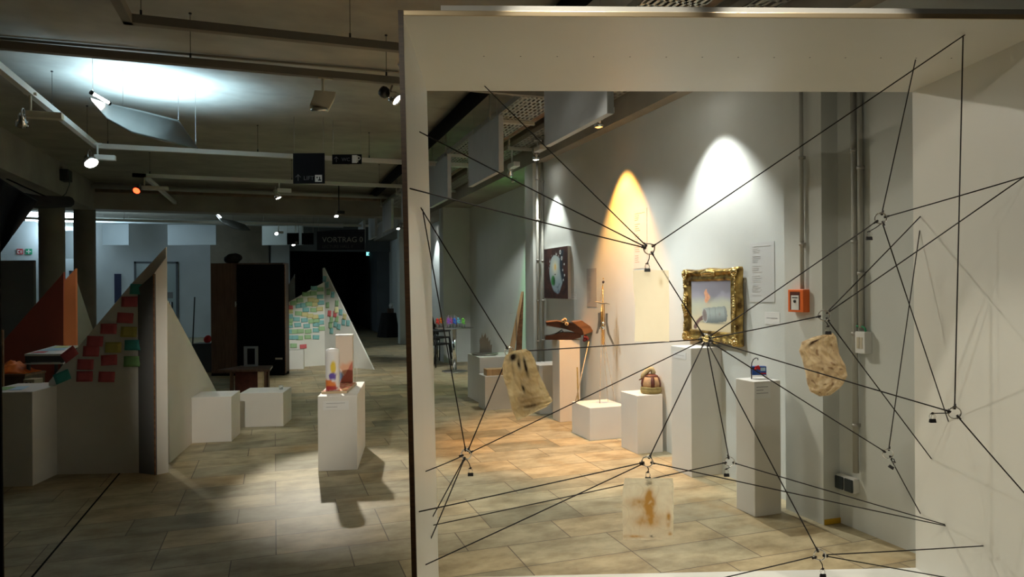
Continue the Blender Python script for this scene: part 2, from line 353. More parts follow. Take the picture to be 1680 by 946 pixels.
# ================================================================ THE WHITE FRAME BOX WITH ITS CORD NET
AL = math.radians(1.92); DF, DD, BW, BT, BB = 2.61, .99, 2.575, 2.58, .05
L0 = -175 / F * DF
def bx(u, v, z):                                     # across, depth, height of the frame box -> room
    lat = L0 + u * math.cos(AL) - v * math.sin(AL); d = DF + u * math.sin(AL) + v * math.cos(AL)
    return Vector((lat * CS + d * SN, -lat * SN + d * CS, z))
org = bx(0, 0, 0); EU = (bx(1, 0, 0) - org); EV = (bx(0, 1, 0) - org)
box = thing('display_box', 'large white open frame box on the floor holding a net of black cords', 'frame box', org, math.atan2(EU.y, EU.x))
t = .02; LEAN = .045                                 # the left board stands a little out of plumb
lp = MB()
lp.add([(-t + LEAN, 0, 0), (LEAN, 0, 0), (LEAN, DD, 0), (-t + LEAN, DD, 0), (-t, 0, BT), (0, 0, BT), (0, DD, BT), (-t, DD, BT)],
       [(0, 3, 2, 1), (4, 5, 6, 7), (0, 1, 5, 4), (1, 2, 6, 5), (2, 3, 7, 6), (3, 0, 4, 7)])
build('side_panel', lp, 'frame', box)
build('side_panel', MB().box((BW, 0, 0), (BW + t, DD, BT)), 'frame', box)
tp = MB().box((-t, 0, BT), (BW + t, DD, BT + t))
for i in range(15): tp.cyl((.30 + i * .163, .45, BT - .0006), .0035, .0006, 8, 1)
build('top_panel', tp, ['frame', 'dgrey'], box)
build('bottom_panel', MB().box((LEAN, 0, .002), (BW, DD, BB)), 'frame', box)
el = MB()
el.add([(-t + LEAN, -.004, 0), (LEAN - .001, -.004, 0), (LEAN - .001, 0, 0), (-t + LEAN, 0, 0), (-t, -.004, BT + t), (-.001, -.004, BT + t), (-.001, 0, BT + t), (-t, 0, BT + t)],
       [(0, 3, 2, 1), (4, 5, 6, 7), (0, 1, 5, 4), (1, 2, 6, 5), (2, 3, 7, 6), (3, 0, 4, 7)])
build('edge_strip', el, 'ply', box, label='dark plywood edge')
build('edge_strip', MB().box((0, -.004, BT), (BW + t, 0, BT + t)), 'gild', box, bevel=.0018, label='shiny lacquered top edge')
build('edge_strip', MB().box((BW, -.004, 0), (BW + t, 0, BT)), 'ply', box)
build('top_rail', MB().box((.14, .004, BT + t + .001), (BW + t, .03, BT + t + .022)), 'alu', box, label='grey metal rail on the top edge')

planes = {'L': (bx(LEAN * .5, 0, 0), EU), 'R': (bx(BW, 0, 0), EU), 'T': (Vector((0, 0, BT)), Vector((0, 0, 1))), 'B': (Vector((0, 0, BB)), Vector((0, 0, 1)))}
LN = Vector((0, 0, 0))
def on_panel(px, py, k):
    if k == 'L':
        p0 = bx(LEAN, 0, 0); p1 = bx(0, 0, BT); n = (p1 - p0).cross(EV).normalized(); return hitp(px, py, p0, n)
    p, n = planes[k]; return hitp(px, py, p, n)
nodes = dict(
    n1=(1065, 408, 3.10, 'above the blank cream sheet'), n2=(1158, 556, 3.15, 'in front of the gold framed picture'),
    n3=(1352, 517, 3.10, 'above the crumpled brown paper bag'), n4=(1445, 358, 3.0, 'at the upper right of the net'),
    n5=(1566, 677, 2.80, 'in front of the right board'), n6=(1457, 744, 3.40, 'beside the double wall socket'),
    n7=(1197, 757, 3.40, 'in front of the tallest plinth foot'), n8=(1062, 757, 3.10, 'above the lowest stained paper'),
    n9=(765, 745, 3.25, 'at the lower left of the net'), n10=(836, 577, 3.28, 'behind the tilted stained paper'),
    n11=(1345, 910, 3.0, 'low over the tiles at the bottom'))
NP = {k: hit(a, b, d=c) for k, (a, b, c, _) in nodes.items()}
fwd = Vector((SN, CS, 0)); rgt = Vector((CS, -SN, 0)); up = Vector((0, 0, 1))
cords = [('n1', (795, 141, 'T'), 'up left to the top board'), ('n1', (688, 216, 'L'), 'to the high end on the left board'),
    ('n1', (672, 309, 'L'), 'to the front of the left board'), ('n1', (1583, 57, 'T'), 'up right to the top board'),
    ('n5', (1580, 60, 'T'), 'straight up to the top board'), ('n4', (1502, 98, 'T'), 'up to the top board'),
    ('n1', 'n2', ''), ('n2', 'n4', ''), ('n4', (1690, 287, 'R'), 'out to the right board'),
    ('n4', (1556, 691, 'R'), 'steeply down to the right board'), ('n3', (1510, 355, 'R'), 'up to the rear right board'),
    ('n3', (1690, 283, 'R'), 'far right to the right board'), ('n2', 'n3', ''), ('n3', (1528, 752, 'R'), 'down right to the right board'),
    ('n2', 'n5', ''), ('n2', 'n6', ''), ('n6', (1509, 378, 'R'), 'up to the right board'), ('n6', (1510, 842, 'R'), 'down right to the right board'),
    ('n5', (1690, 819, 'R'), 'down right to the right board'), ('n2', 'n10', ''), ('n2', 'n9', ''), ('n2', 'n8', ''), ('n2', 'n7', ''), ('n2', 'n11', ''),
    ('n10', (690, 340, 'L'), 'up left to the left board'), ('n9', (693, 343, 'L'), 'up to the left board'), ('n10', 'n9', ''),
    ('n9', (698, 773, 'L'), 'short, down left to the left board'), ('n9', (710, 847, 'L'), 'down to the left board, upper of two'),
    ('n9', (707, 883, 'L'), 'down to the left board, lower of two'), ('n8', (687, 839, 'L'), 'left to the left board'),
    ('n8', (698, 926, 'L'), 'down left, lowest on the left board'), ('n8', (1551, 862, 'R'), 'right to the right board'),
    ('n7', (1550, 860, 'R'), 'right to the right board'), ('n7', (711, 861, 'L'), 'left behind a paper'),
    ('n11', (1613, 895, 'R'), 'right to the right board'), ('n11', (1700, 972, 'B'), 'down right to the bottom board'), ('n11', (1100, 967, 'B'), 'down left to the bottom board')]
shortn = dict(n1='ring above the cream sheet', n2='central ring at the gold picture', n3='ring above the brown bag', n4='upper right ring', n5='ring before the right board',
    n6='small ring by the wall socket', n7='ring by the tallest plinth foot', n8='ring above the lowest paper', n9='lower left ring', n10='ring behind the tilted paper', n11='lowest ring above the tiles')
attach = {k: [] for k in nodes}
RR = .0235
for a, b, how in cords:
    p = NP[a]; q = NP[b] if isinstance(b, str) else on_panel(*b)
    lab = 'black cord from %s ' % shortn[a] + (('to %s' % shortn[b]) if isinstance(b, str) else how)
    dv = (q - p).normalized(); s = p + dv * RR; e = q - dv * RR if isinstance(b, str) else q
    attach[a].append(dv)
    if isinstance(b, str): attach[b].append(-dv)
    mid = [s.lerp(e, i / 6) + Vector((0, 0, -.0015 * math.sin(PI * i / 6))) for i in range(7)]
    tag(build('elastic_cord', MB().tube(mid, .0028, 6), 'cord', centre=True), lab, 'cord', 'black cords of the net')
for k, (a, b, c, where) in nodes.items():
    o = thing('ring_knot', 'chrome ring with black cord knots ' + where, 'ring', NP[k], -YAW, 'chrome rings of the cord net')
    R = Matrix.Rotation(YAW, 3, 'Z')
    build('ring', MB().torus((0, 0, 0), RR, .0027, (.25, 1, .15)), 'chrome', o)
    kn = MB(); hk = MB()
    for dv in attach[k]:
        l = R @ dv; l.y *= .35; l.normalize()
        kn.ball(l * RR, .0062, 6, 0, 1, 1, 1.1); kn.tube([l * (RR - .009), l * (RR + .013)], .0042, 6)
        side = l.cross(Vector((0, 1, 0))).normalized()
        hk.ball(l * (RR + .001) - side * .006, .0045, 6); hk.torus(l * (RR - .002) + side * .004, .0055, .0015, (0, 1, 0), 14, 5)
    build('knots', kn, 'cord', o); build('hook', hk, 'chrome', o)

# hanging clips (short cord, wire handles, black jaw)
def clip(k, jx, jy, lab, empty_, tilt=0):
    P = NP[k]; J = hit(jx, jy, d=nodes[k][2] - .004); o = thing('binder_clip', lab, 'clip', J, -YAW, 'black binder clips hanging from the rings')
    R = Matrix.Rotation(YAW, 3, 'Z'); top = R @ (P - J); s = .0001
    w_ = .013
    hh = .030
    st = top - Vector((0, 0, RR)) if abs(top.x) < .06 else top + Vector((-RR, 0, 0))
    hp = Vector((0, 0, hh))
    md = (st + hp) / 2 + Vector((.004, 0, .0))
    build('hanging_cord', MB().tube([st, st.lerp(md, .5) + Vector((.001, 0, 0)), md, hp], .0022, 6).ball(hp, .0052, 6).tube([hp - Vector((.009, 0, .002)), hp + Vector((.006, 0, .002))], .002, 5), 'cord', o)
    hw = MB()
    for y in (-.003, .003):
        hw.tube([(-.007, y, .006), (-.010, y * 2, .018), (-.005, y * 2, .027), (.005, y * 2, .027), (.010, y * 2, .018), (.007, y, .006)], .0009, 6)
    j = MB().prism([(-w_, -.006, -.007), (-w_, .006, -.007), (-w_, .0015, .008), (-w_, -.0015, .008)], (2 * w_, 0, 0))
    jo = build('jaw', j, 'black', o, bevel=.0008); build('wire_handle', hw, 'chrome', jo)
    if tilt: o.rotation_euler = (0, tilt, -YAW)
    return J
JC = {}
JC['n1'] = clip('n1', 1062, 443, 'binder clip gripping the top of the blank cream sheet', 0)
JC['n3'] = clip('n3', 1359, 546, 'binder clip gripping the crumpled brown paper bag', 0)
JC['n8'] = clip('n8', 1063, 785, 'binder clip gripping the lowest stained paper', 0)
clip('n4', 1426, 391, 'empty binder clip below the upper right ring', 1)
clip('n5', 1530, 690, 'empty binder clip hanging left of the ring before the right board', 1)
clip('n6', 1462, 766, 'empty tilted binder clip beside the double wall socket', 1, .6)
clip('n9', 772, 778, 'empty binder clip below the lower left ring', 1)
clip('n11', 1350, 944, 'binder clip below the lowest ring at the picture bottom', 1)
clip('n7', 1192, 779, 'small clip hanging below the ring by the tallest plinth foot', 1)

# sheets hung in the net: outline given in picture pixels, placed at their distance, crumpled in depth
def sheet(name, label, cat, rows, d, colf, amp, bag=0, seed=0, nv=110, nu=80, solid=0, mat_='ppaper', curl=0):
    # rows: (y, xleft, xright) down the sheet (slanted rows: (yl, xl, yr, xr))
    rr = [(r[0], r[1], r[0], r[2]) if len(r) == 3 else r for r in rows]
    mb = MB(); nr = len(rr) - 1
    def edge(v):
        t_ = v * nr; i = min(int(t_), nr - 1); f_ = t_ - i; a, b = rr[i], rr[i + 1]; return [p + (q - p) * f_ for p, q in zip(a, b)]
    def fn(sgn):
        def g(u, v):
            yl, xl, yr, xr = edge(v); x = xl + (xr - xl) * u; y = yl + (yr - yl) * u
            jag = (fb(v * 9 + seed, 3 * seed) * amp * 120) * (abs(u - .5) * 2) ** 6
            dep = amp * (fb(u * 3.2 + seed, v * 4.0, sgn) + 1.1 * abs(N(u * 4, v * 8, seed)) + .9 * abs(N(u * 3 + v * 6, v * 6 - u * 3, seed + 5)) + .35 * abs(N(u * 12, v * 20, seed))) + curl * (2 * u - 1) ** 2
            e = min(1, 6 * u * (1 - u)) * min(1, 9 * v * (1 - v)); dep = dep + sgn * bag * e
            p = hit(x + jag, y, d=d + dep); return p, colf(u, 1 - v)
        return g
    mb.grid(fn(-1), nu, nv)
    if bag: mb.grid(fn(1), nu, nv)
    return tag(build(name, mb, mat_, centre=True, solid=solid), label, cat)
def c_cream(u, v):
    c = (.98, .88, .66); s_ = math.exp(-(((u - .78) / .05) ** 2 + ((v - .82) / .06) ** 2)); return mix(c, (.55, .40, .15), .6 * s_)
sheet('paper_sheet', 'blank cream paper sheet hanging from a clip in the net', 'paper', [(443, 1038, 1097), (470, 1039, 1097.5), (500, 1042, 1098), (530, 1042, 1098), (560, 1041, 1098)], 3.10, c_cream, .002, seed=2, curl=.004, nv=30, nu=24)
def c_stain1(u, v):
    n_ = fb(u * 5 + 3, v * 9); c = mix((.84, .71, .46), (.95, .85, .62), sm(-.5, .6, n_))
    crease = max(0, 1 - abs(N(u * 3.5, v * 6.5, 5)) * 14) * .3; c = mix(c, (.50, .36, .20), crease)
    def st(a, b, x, y, r=.0):
        dx, dy = u - x, v - y; return math.exp(-((dx / a) ** 2 + (dy / b) ** 2)) * (1.2 + .9 * n_)
    k = max(st(.13, .05, .33, .82), st(.05, .10, .50, .76) * .8, st(.04, .12, .68, .66), st(.16, .03, .47, .14), st(.03, .07, .30, .66) * .6, st(.03, .06, .42, .40) * .7)
    c = mix(c, (.035, .022, .014), min(1, k)); k2 = st(.28, .12, .45, .22) * .45 + st(.3, .1, .6, .5) * .25
    return mix(c, (.34, .20, .06), max(0, min(.8, k2)))
sheet('stained_paper', 'translucent cream paper with black brush marks, hanging tilted in the net', 'paper',
      [(575, 842, 572, 862), (583, 829, 577, 871), (600, 824, 592, 878), (620, 826, 612, 884), (637, 832, 630, 893), (655, 836, 645, 900), (672, 840, 657, 907), (690, 848, 668, 895)],
      3.2, c_stain1, .007, bag=.005, seed=4)
def c_stain2_glow(u, v):
    n_ = fb(u * 6 + 9, v * 7.5); c = mix((.82, .70, .50), (.97, .88, .66), sm(-.9, .7, .6 * n_ + 1.4 * (v - .5)))  # paler towards the top: the glow from behind is painted into the paper
    crease = max(0, 1 - abs(N(u * 3 + 2, v * 3.5, 15)) * 20) * .3; c = mix(c, (.56, .45, .28), crease)
    def st(a, b, x, y): return math.exp(-(((u - x) / a) ** 2 + ((v - y) / b) ** 2)) * (1 + .9 * n_)
    k = st(.09, .13, .53, .62) + .5 * st(.2, .07, .3, .6) + .7 * st(.04, .08, .90, .38) + .4 * st(.3, .1, .5, .38) + .4 * st(.2, .05, .2, .12) + .5 * st(.04, .04, .93, .18)
    c = mix(c, (.55, .26, .03), max(0, min(.92, 1.7 * k)))
    k = st(.045, .035, .585, .115) - 1.2 * st(.025, .02, .60, .12); return mix(c, (.04, .03, .02), max(0, min(1, k)))
sheet('stained_paper', 'square cream paper with brown stains, lowest sheet in the net', 'paper',
      [(784, 1025, 784, 1104), (800, 1022, 799, 1105), (825, 1021, 824, 1105.5), (850, 1021.5, 850, 1105), (875, 1022, 875, 1105), (886, 1023, 884, 1104)],
      3.08, c_stain2_glow, .005, seed=8)
def c_bag(u, v):
    n_ = fb(u * 7 + 1, v * 11); c = mix((.70, .58, .40), (.88, .77, .57), sm(-.5, .5, n_))
    crease = max(0, 1 - abs(N(u * 4, v * 6.5, 25)) * 12) * .4; c = mix(c, (.40, .26, .15), crease)
    sp = sm(.33, .5, N(u * 8, v * 19, 31)) * .7; c = mix(c, (.28, .16, .09), sp)
    k = math.exp(-(((u - .32) / .10) ** 2 + ((v - .76 - (u - .32) * .5) / .03) ** 2)) * 1.5; return mix(c, (.05, .025, .02), min(1, k))
sheet('paper_bag', 'crumpled brown spotted paper bag hanging from a clip in front of the pilaster', 'bag',
      [(549, 1350, 546, 1366), (552, 1335, 551, 1371), (560, 1316, 562, 1374), (575, 1311, 580, 1377), (590, 1316, 600, 1387), (610, 1321, 615, 1390), (630, 1325, 628, 1385), (642, 1329, 637, 1377), (650, 1345, 648, 1362)],
      3.12, c_bag, .007, bag=.012, seed=12)

# ================================================================ PLINTHS
def plinth_on(label, p, wx, wy, h, rot=0, name='plinth', group='white exhibition plinths'):
    o = build(name, MB().box((0, 0, .0), (wx, wy, h)), 'plinth', loc=(p[0], p[1], 0), rotz=rot, bevel=.004)
    return tag(o, label, 'plinth', group)
def ztop(px, py, ref): # height seen at pixel row above a floor point's distance
    return hit(px, py, d=Vector(ref).dot(fwd)).z
def plinth_c(label, cx, cy, wx, wy, ty):                   # near-left corner pixel on the floor
    p = hit(cx, cy, z=0); h = ztop(cx, ty, p); plinth_on(label, p, wx, wy, h); return p, h
def plinth_f(label, fl, fr, depth, ty):                   # front edge between two floor pixels
    a = hit(*fl, z=0); b = hit(*fr, z=0); h = ztop(fl[0], ty, a); ang = math.atan2(b.y - a.y, b.x - a.x)
    plinth_on(label, a, (b - a).length, depth, h, ang); return a, b, h, ang
p, hG1 = plinth_c('tallest white plinth, directly below the gold framed picture', 1135, 783, .31, .30, 571); G1 = p
p, hG2 = plinth_c('narrow tall white plinth carrying the blue object', 1239, 848, .215, .20, 626); G2 = p
p, hG3 = plinth_c('white plinth under the brown domed leather object', 1046, 745, .27, .32, 649); G3 = p
p, hG4 = plinth_c('low wide white plinth under the brass rod sculpture', 968, 723, .42, .45, 669); G4 = p
p, hG5 = plinth_c('slim white plinth in orange light below the wooden jaw', 918.6, 692.5, .26, .22, 558); G5 = p
p, hG7 = plinth_c('low white plinth with a wooden block, left of the tilted paper', 796, 673, .42, .30, 617); G7 = p
G8 = Vector((2.62, 9.0, 0)); hG8 = .62; plinth_on('wide white plinth against the wall carrying the round plate', G8, .745, .62, hG8)
hG6 = .60; plinth_on('white plinth half hidden left of the slim orange lit one', (3.08, 7.95, 0), .40, .42, hG6)
P1a = hit(522, 773, z=0); aP1 = -YAW + math.radians(7.8); hP1 = ztop(522, 650, P1a); plinth_on('long white plinth carrying the painted candle', P1a, .33, .90, hP1, aP1)
P2a, P2b, hP2, aP2 = plinth_f('white cube plinth, nearer of the two beside the note board', (310, 727), (380, 724), .42, 652)
P3a, P3b, hP3, aP3 = plinth_f('low white plinth behind the nearer cube', (393, 701), (465, 699), .45, 645)
P0a, P0b, hP0, aP0 = plinth_f('white plinth at the far left with coloured sheets on top', (-40, 800), (54, 797), .55, 644)
a = hit(470, 606, z=0); plinth_on('small white cube at the foot of the far note screen', a, .32, .32, ztop(467, 575, a), -.1)

# cards on plinths
def card(label, loc, w_, h_, rot, lines=2, m='paper'):
    o = thing('exhibit_card', label, 'card', loc, rot, 'small exhibit cards')
    cb_ = build('card', MB().box((0, -.002, 0), (w_, 0, h_)), m, o)
    tl = MB()
    for i in range(lines): z = h_ * (.75 - .42 * i / max(1, lines - 1) if lines > 1 else .5); tl.box((w_ * .12, -.0028, z), (w_ * (.85 - .3 * (i % 2)), -.002, z + h_ * .05))
    build('text_lines', tl, 'textg', cb_); return o
cd = P1a + Vector((math.cos(aP1), math.sin(aP1), 0)) * .045; card('small card on the front of the candle plinth', (cd.x, cd.y, hP1 - .12), .215, .075, aP1, 2)
card('folded card on the front of the tallest plinth', (G1.x - .0005, G1.y + .26, hG1 - .10), .19, .055, -PI / 2, 1)
card('card on the left face of the plinth with the blue object', (G2.x + .0, G2.y - .0005, hG2 - .115), .13, .10, 0, 3, 'papergrey' if 0 else 'paper')
card('card on the wall right of the dark painting', (XW, 7.92, 1.41), .17, .07, -PI / 2, 2)
card('card on the wall right of the gold framed picture, left of the alarm', (XW, 4.32, 1.27), .16, .09, -PI / 2, 1)
card('small card on the wall between the hanging sheet and the gold picture', (XW, 5.9, 1.3), .12, .1, -PI / 2, 2)

# ================================================================ CANDLE AND PAINTED BOX
def c_candle(u, z):
    # u: around (0 = +x), picture side at u ~ .75
    a = (u - .70 + .5) % 1 - .5; t_ = z / .37; n_ = fb(u * 8, z * 14); c = (.86, .85, .84)
    c = mix(c, (.85, .62, .08), sm(.25, .6, math.exp(-((a - .10) / .07) ** 2 - ((t_ - .55) / .16) ** 2) + .15 * n_))
    c = mix(c, (.16, .10, .42), sm(.3, .6, math.exp(-((a - .08) / .12) ** 2 - ((t_ - .34) / .10) ** 2) + .35 * n_))
    c = mix(c, (.80, .24, .06), sm(.35, .6, 1.2 * math.exp(-((a + .02 + .25 * (t_ - .15)) / .17) ** 2 - ((t_ - .15) / .14) ** 2) + .3 * n_))
    c = mix(c, (.42, .05, .05), sm(.4, .7, math.exp(-((a - .02) / .2) ** 2 - ((t_ - .05) / .07) ** 2) + .3 * n_)); return c
def P1pt(px, py, z): return hit(px, py, z=z)
bd = P1pt(527, 645, hP1 + .005)
ub = thing('painted_board', 'flat wooden board with painted top lying on the candle plinth', 'board', (bd.x, bd.y, hP1), aP1)
def c_board(u, v):
    n_ = fb(u * 5, v * 9, 3); c = mix((.75, .38, .22), (.62, .10, .08), sm(-.3, .3, n_)); c = mix(c, (.80, .66, .30), sm(.1, .5, fb(u * 4, v * 4, 9))); return c
build('board', MB().prism([(0, 0, 0), (.22, 0, 0), (.255, .58, 0), (.10, .58, 0)], (0, 0, .02)), 'woodpale', ub, bevel=.002)
build('painted_top', MB().grid(lambda u, v: (Vector(((.004 + .10 * v) * (1 - u) + (.214 + .034 * v) * u, .006 + .565 * v, .0215)), c_board(u, v)), 12, 24), 'paint', ub)
cp = P1pt(547, 641, hP1 + .022)
cd_ = thing('pillar_candle', 'thick white pillar candle painted in yellow, violet and orange', 'candle', (cp.x, cp.y + .06, hP1 + .0225), -YAW)
prof = [(.0605, i * .0125) for i in range(27)] + [(.060, .345), (.055, .358), (.042, .366), (.02, .370), (.0005, .371)]
cbod = build('candle_body', MB().lathe([(.0005, 0)] + prof, n=48, col=c_candle), 'wax', cd_)
build('wick', MB().tube([(0, 0, .368), (.001, 0, .378), (.004, 0, .382)], .0015, 6), 'black', cbod)
def c_box(u, v):
    n_ = fb(u * 3, v * 6, 2); c = (.70, .60, .50)
    c = mix(c, (.75, .36, .20), sm(.0, .12, .40 + .12 * u + .05 * n_ - v) * .8)
    c = mix(c, (.25, .34, .55), sm(-.02, .06, .34 - .55 * abs(u - .18) + .05 * n_ - v))
    c = mix(c, (.80, .76, .72), sm(.0, .03, .036 - abs(v - (.42 - .55 * u) + .02 * n_)))
    c = mix(c, (.52, .15, .10), sm(.0, .05, u * .62 - .15 + .05 * n_ - v + .02)); return c
bp_ = P1pt(551, 628, hP1 + .022); bq = P1pt(580, 626, hP1 + .022); bw_ = .158
pb = thing('painted_box', 'tall narrow painted box with white top behind the candle', 'box', (bp_.x, bp_.y, hP1 + .0225), aP1)
build('box_body', MB().box((0, 0, 0), (bw_, .10, .445)), 'plinth', pb, bevel=.002)
build('painted_front', MB().grid(lambda u, v: (Vector((.001 + (bw_ - .002) * u, -.0012, .002 + .442 * v)), c_box(u, v)), 26, 50), 'paint', pb)
build('lid', MB().box((-.004, -.008, .446), (bw_ + .004, .104, .458)), 'white', pb, bevel=.002, label='white lid')
w0 = P1pt(583, 628, hP1 + .02)
tag(build('thin_wire', MB().tube([w0 + Vector((.01, 0, -.018)), w0 + Vector((.017, 0, .1)), w0 + Vector((.012, 0, .22)), w0 + Vector((.008, 0, .30))], .0015, 5), 'white', centre=True), 'thin pale wire standing right of the painted box', 'wire')

# ================================================================ NOTE SCREENS
def screen_board(name, parent, pts, p0, n, th, m, **k):
    P = [hitp(x, y, p0, n) - parent.location for x, y in pts]; return build(name, MB().prism(P, n * th), m, parent, **k)
SA = hit(88, 778, z=0); SB = hit(258, 775, z=0); dirA = (SB - SA).normalized(); nA = Vector((-dirA.y, dirA.x, 0)).normalized()   # nA points away from the viewer
s1 = thing('note_screen', 'large white folded screen with red, yellow and teal notes, left foreground', 'screen', SA)
screen_board('board', s1, [(80, 779), (80, 626), (216, 465), (272, 405), (272, 774)], SA, nA, .02, 'plinth')
q0 = hitp(228, 775, SA, nA); q0.z = 0; q2 = hitp(276, 774, SA, nA); q2.z = 0; q1 = hit(255, 779, z=0)
zt = ztop(250, 449, q1)
build('post_side', MB().prism([(q0 - SA), (q1 - SA), (q1 - SA) + Vector((0, 0, zt)), (q0 - SA) + Vector((0, 0, zt - .12))], Vector((.012, .004, 0))), 'greyboard', s1, label='left board of the post, its shade painted in grey')  # side of the white post coloured grey to carry its shade
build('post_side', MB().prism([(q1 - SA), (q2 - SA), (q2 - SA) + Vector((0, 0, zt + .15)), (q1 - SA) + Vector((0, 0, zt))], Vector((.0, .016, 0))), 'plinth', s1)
build('edge_strip', MB().box(q1 - SA + Vector((-.008, -.003, 0)), q1 - SA + Vector((.004, .001, zt))), 'woodm', s1, label='raw orange wood edge')
WA = hit(281, 757, z=0); WB = hit(372, 676, z=0); dW = (WB - WA).normalized(); nW = Vector((-dW.y, dW.x, 0))
screen_board('wing', s1, [(279, 759), (272, 492), (276, 493), (357, 645), (372, 676)], WA, nW, .02, 'plinth')
def note(px, py, w_, h_, rot, m, p0, n, lab, group, sw=1):
    # small square of paper lying just in front of a board, one object each
    c = hitp(px, py, p0, n) - n * .004; e = Vector((n.y, -n.x, 0)); 
    if e.dot(rgt) < 0: e = -e
    key = (m, w_, h_)
    if key not in note.cache:
        mb = MB(); nn = 4
        mb.grid(lambda u, v: (Vector(((u - .5) * w_, -.008 * (1 - v) ** 2, (v - .5) * h_)), None), nn, nn); 
        o = build('sticky_note', mb, m, solid=.0006); note.cache[key] = o
    else:
        o = note.cache[key].copy(); sc.collection.objects.link(o)
    o.matrix_world = Matrix.Translation(c) @ Matrix.Rotation(math.atan2(e.y, e.x), 4, 'Z') @ Matrix.Rotation(rot, 4, 'Y')
    tag(o, lab, 'sticky note', group); return o
note.cache = {}
big = [(840, 215, 'notered', 0, 'red note, highest red one on the near screen'), (812, 320, 'notered', .06, 'red note, second from the top on the near screen'),
    (705, 390, 'notered', .02, 'red note left of the upper yellow one on the near screen'), (617, 470, 'notered', .04, 'red note left of the lower yellow one, upper of the touching pair'),
    (592, 535, 'notered', .02, 'red note, lower of the touching pair on the near screen'), (708, 592, 'notered', -.04, 'red note under the lower yellow one on the near screen'),
    (555, 620, 'notered', .02, 'red note above the bottom left red one on the near screen'), (550, 697, 'notered', 0, 'bottom left red note on the near screen'),
    (692, 700, 'notered', .03, 'bottom right red note on the near screen'), (452, 555, 'notered', -.65, 'tilted red note sticking over the sloping edge of the near screen'),
    (835, 410, 'notey', .03, 'upper yellow note on the near screen'), (735, 510, 'notey', .0, 'lower yellow note on the near screen'),
    (895, 135, 'notet', .05, 'teal note at the very top of the near screen'), (860, 495, 'notet', 0, 'teal note beside the post at mid height of the near screen'),
    (405, 700, 'notet', -.4, 'tilted teal note, lowest left on the near screen'), (855, 600, 'noteg', .0, 'green note beside the post on the near screen')]
for x, y, m, r, lab in big: note(x / 3.94, 440 + y / 3.94, .135, .088, r, m, SA, nA, lab, 'notes on the near screen')
# far screen
FA = hit(466, 603, z=0); FB_ = hit(533, 599, z=0); dF = (FB_ - FA).normalized(); nF = Vector((-dF.y, dF.x, 0))
FC = hit(613, 606, z=0); dG = (FC - FB_).normalized(); nG = Vector((-dG.y, dG.x, 0))
s3 = thing('note_screen', 'far white pointed screen covered in pale teal and green notes', 'screen', FA)
screen_board('board', s3, [(466, 603), (466, 500), (533, 462), (533, 599)], FA, nF, .03, 'plinth')
screen_board('wing', s3, [(533, 599), (529, 440), (531, 439), (613, 606)], FB_, nG, .03, 'plinth')
PBk = FA + nF * .9; screen_board('rear_board', s3, [(462, 594), (462, 487), (484, 449), (485, 594)], PBk, nF, .03, 'greyboard', label='dim grey rear board')
cm = dict(T=('fart', 'teal'), G=('farg', 'green'), Y=('fary', 'yellow'), R=('farred', 'red'), L=('lemon', 'lemon'))
left_notes = [(280, 180, 'T'), (335, 192, 'G'), (200, 235, 'G'), (240, 232, 'G'), (275, 228, 'G'), (335, 258, 'T'), (150, 292, 'G'), (250, 285, 'Y'), (292, 292, 'Y'), (342, 312, 'T'),
    (90, 318, 'G'), (140, 343, 'T'), (185, 335, 'T'), (232, 325, 'G'), (285, 328, 'Y'), (55, 355, 'R'), (205, 378, 'T'), (275, 380, 'G'), (330, 370, 'Y'), (55, 390, 'Y'), (135, 410, 'G'),
    (55, 440, 'T'), (195, 420, 'Y'), (242, 432, 'Y'), (290, 442, 'Y'), (340, 440, 'T'), (55, 475, 'G'), (120, 463, 'T'), (192, 472, 'T'), (258, 482, 'G'), (300, 475, 'G'), (340, 493, 'T'),
    (50, 500, 'G'), (55, 525, 'T'), (130, 515, 'T'), (212, 525, 'T'), (298, 512, 'T'), (350, 548, 'G'), (45, 577, 'T'), (95, 577, 'G'), (155, 573, 'G'), (225, 575, 'G'), (297, 564, 'T'),
    (55, 630, 'T'), (105, 630, 'T'), (148, 634, 'G'), (222, 626, 'G'), (297, 628, 'T'), (92, 705, 'G'), (180, 713, 'R')]
for x, y, k in left_notes:
    lab = '%s note on the left half of the far screen' % cm[k][1]
    if k == 'R': lab = 'red note at the bottom of the far screen' if y > 600 else 'red note at the left edge of the far screen'
    note(465 + x / 5.567, 440 + y / 5.567, .135, .086, random.uniform(-.08, .08), cm[k][0], FA, nF, lab, '%s notes on the left half of the far screen' % cm[k][1])
right_notes = [(378, 95, 'T'), (400, 150, 'T'), (412, 215, 'G'), (452, 240, 'T'), (405, 335, 'G'), (490, 318, 'G'), (485, 380, 'L'), (422, 412, 'R'), (472, 418, 'R'), (525, 400, 'T'),
    (560, 440, 'Y'), (440, 470, 'G'), (490, 462, 'G'), (550, 492, 'T'), (592, 500, 'T'), (430, 518, 'G'), (475, 510, 'T'), (507, 532, 'T'), (440, 570, 'T')]
for x, y, k in right_notes:
    note(465 + x / 5.567, 440 + y / 5.567, .11, .12, random.uniform(-.15, .15), cm[k][0], FB_, nG, '%s note on the right wing of the far screen' % cm[k][1], '%s notes on the right wing of the far screen' % cm[k][1])
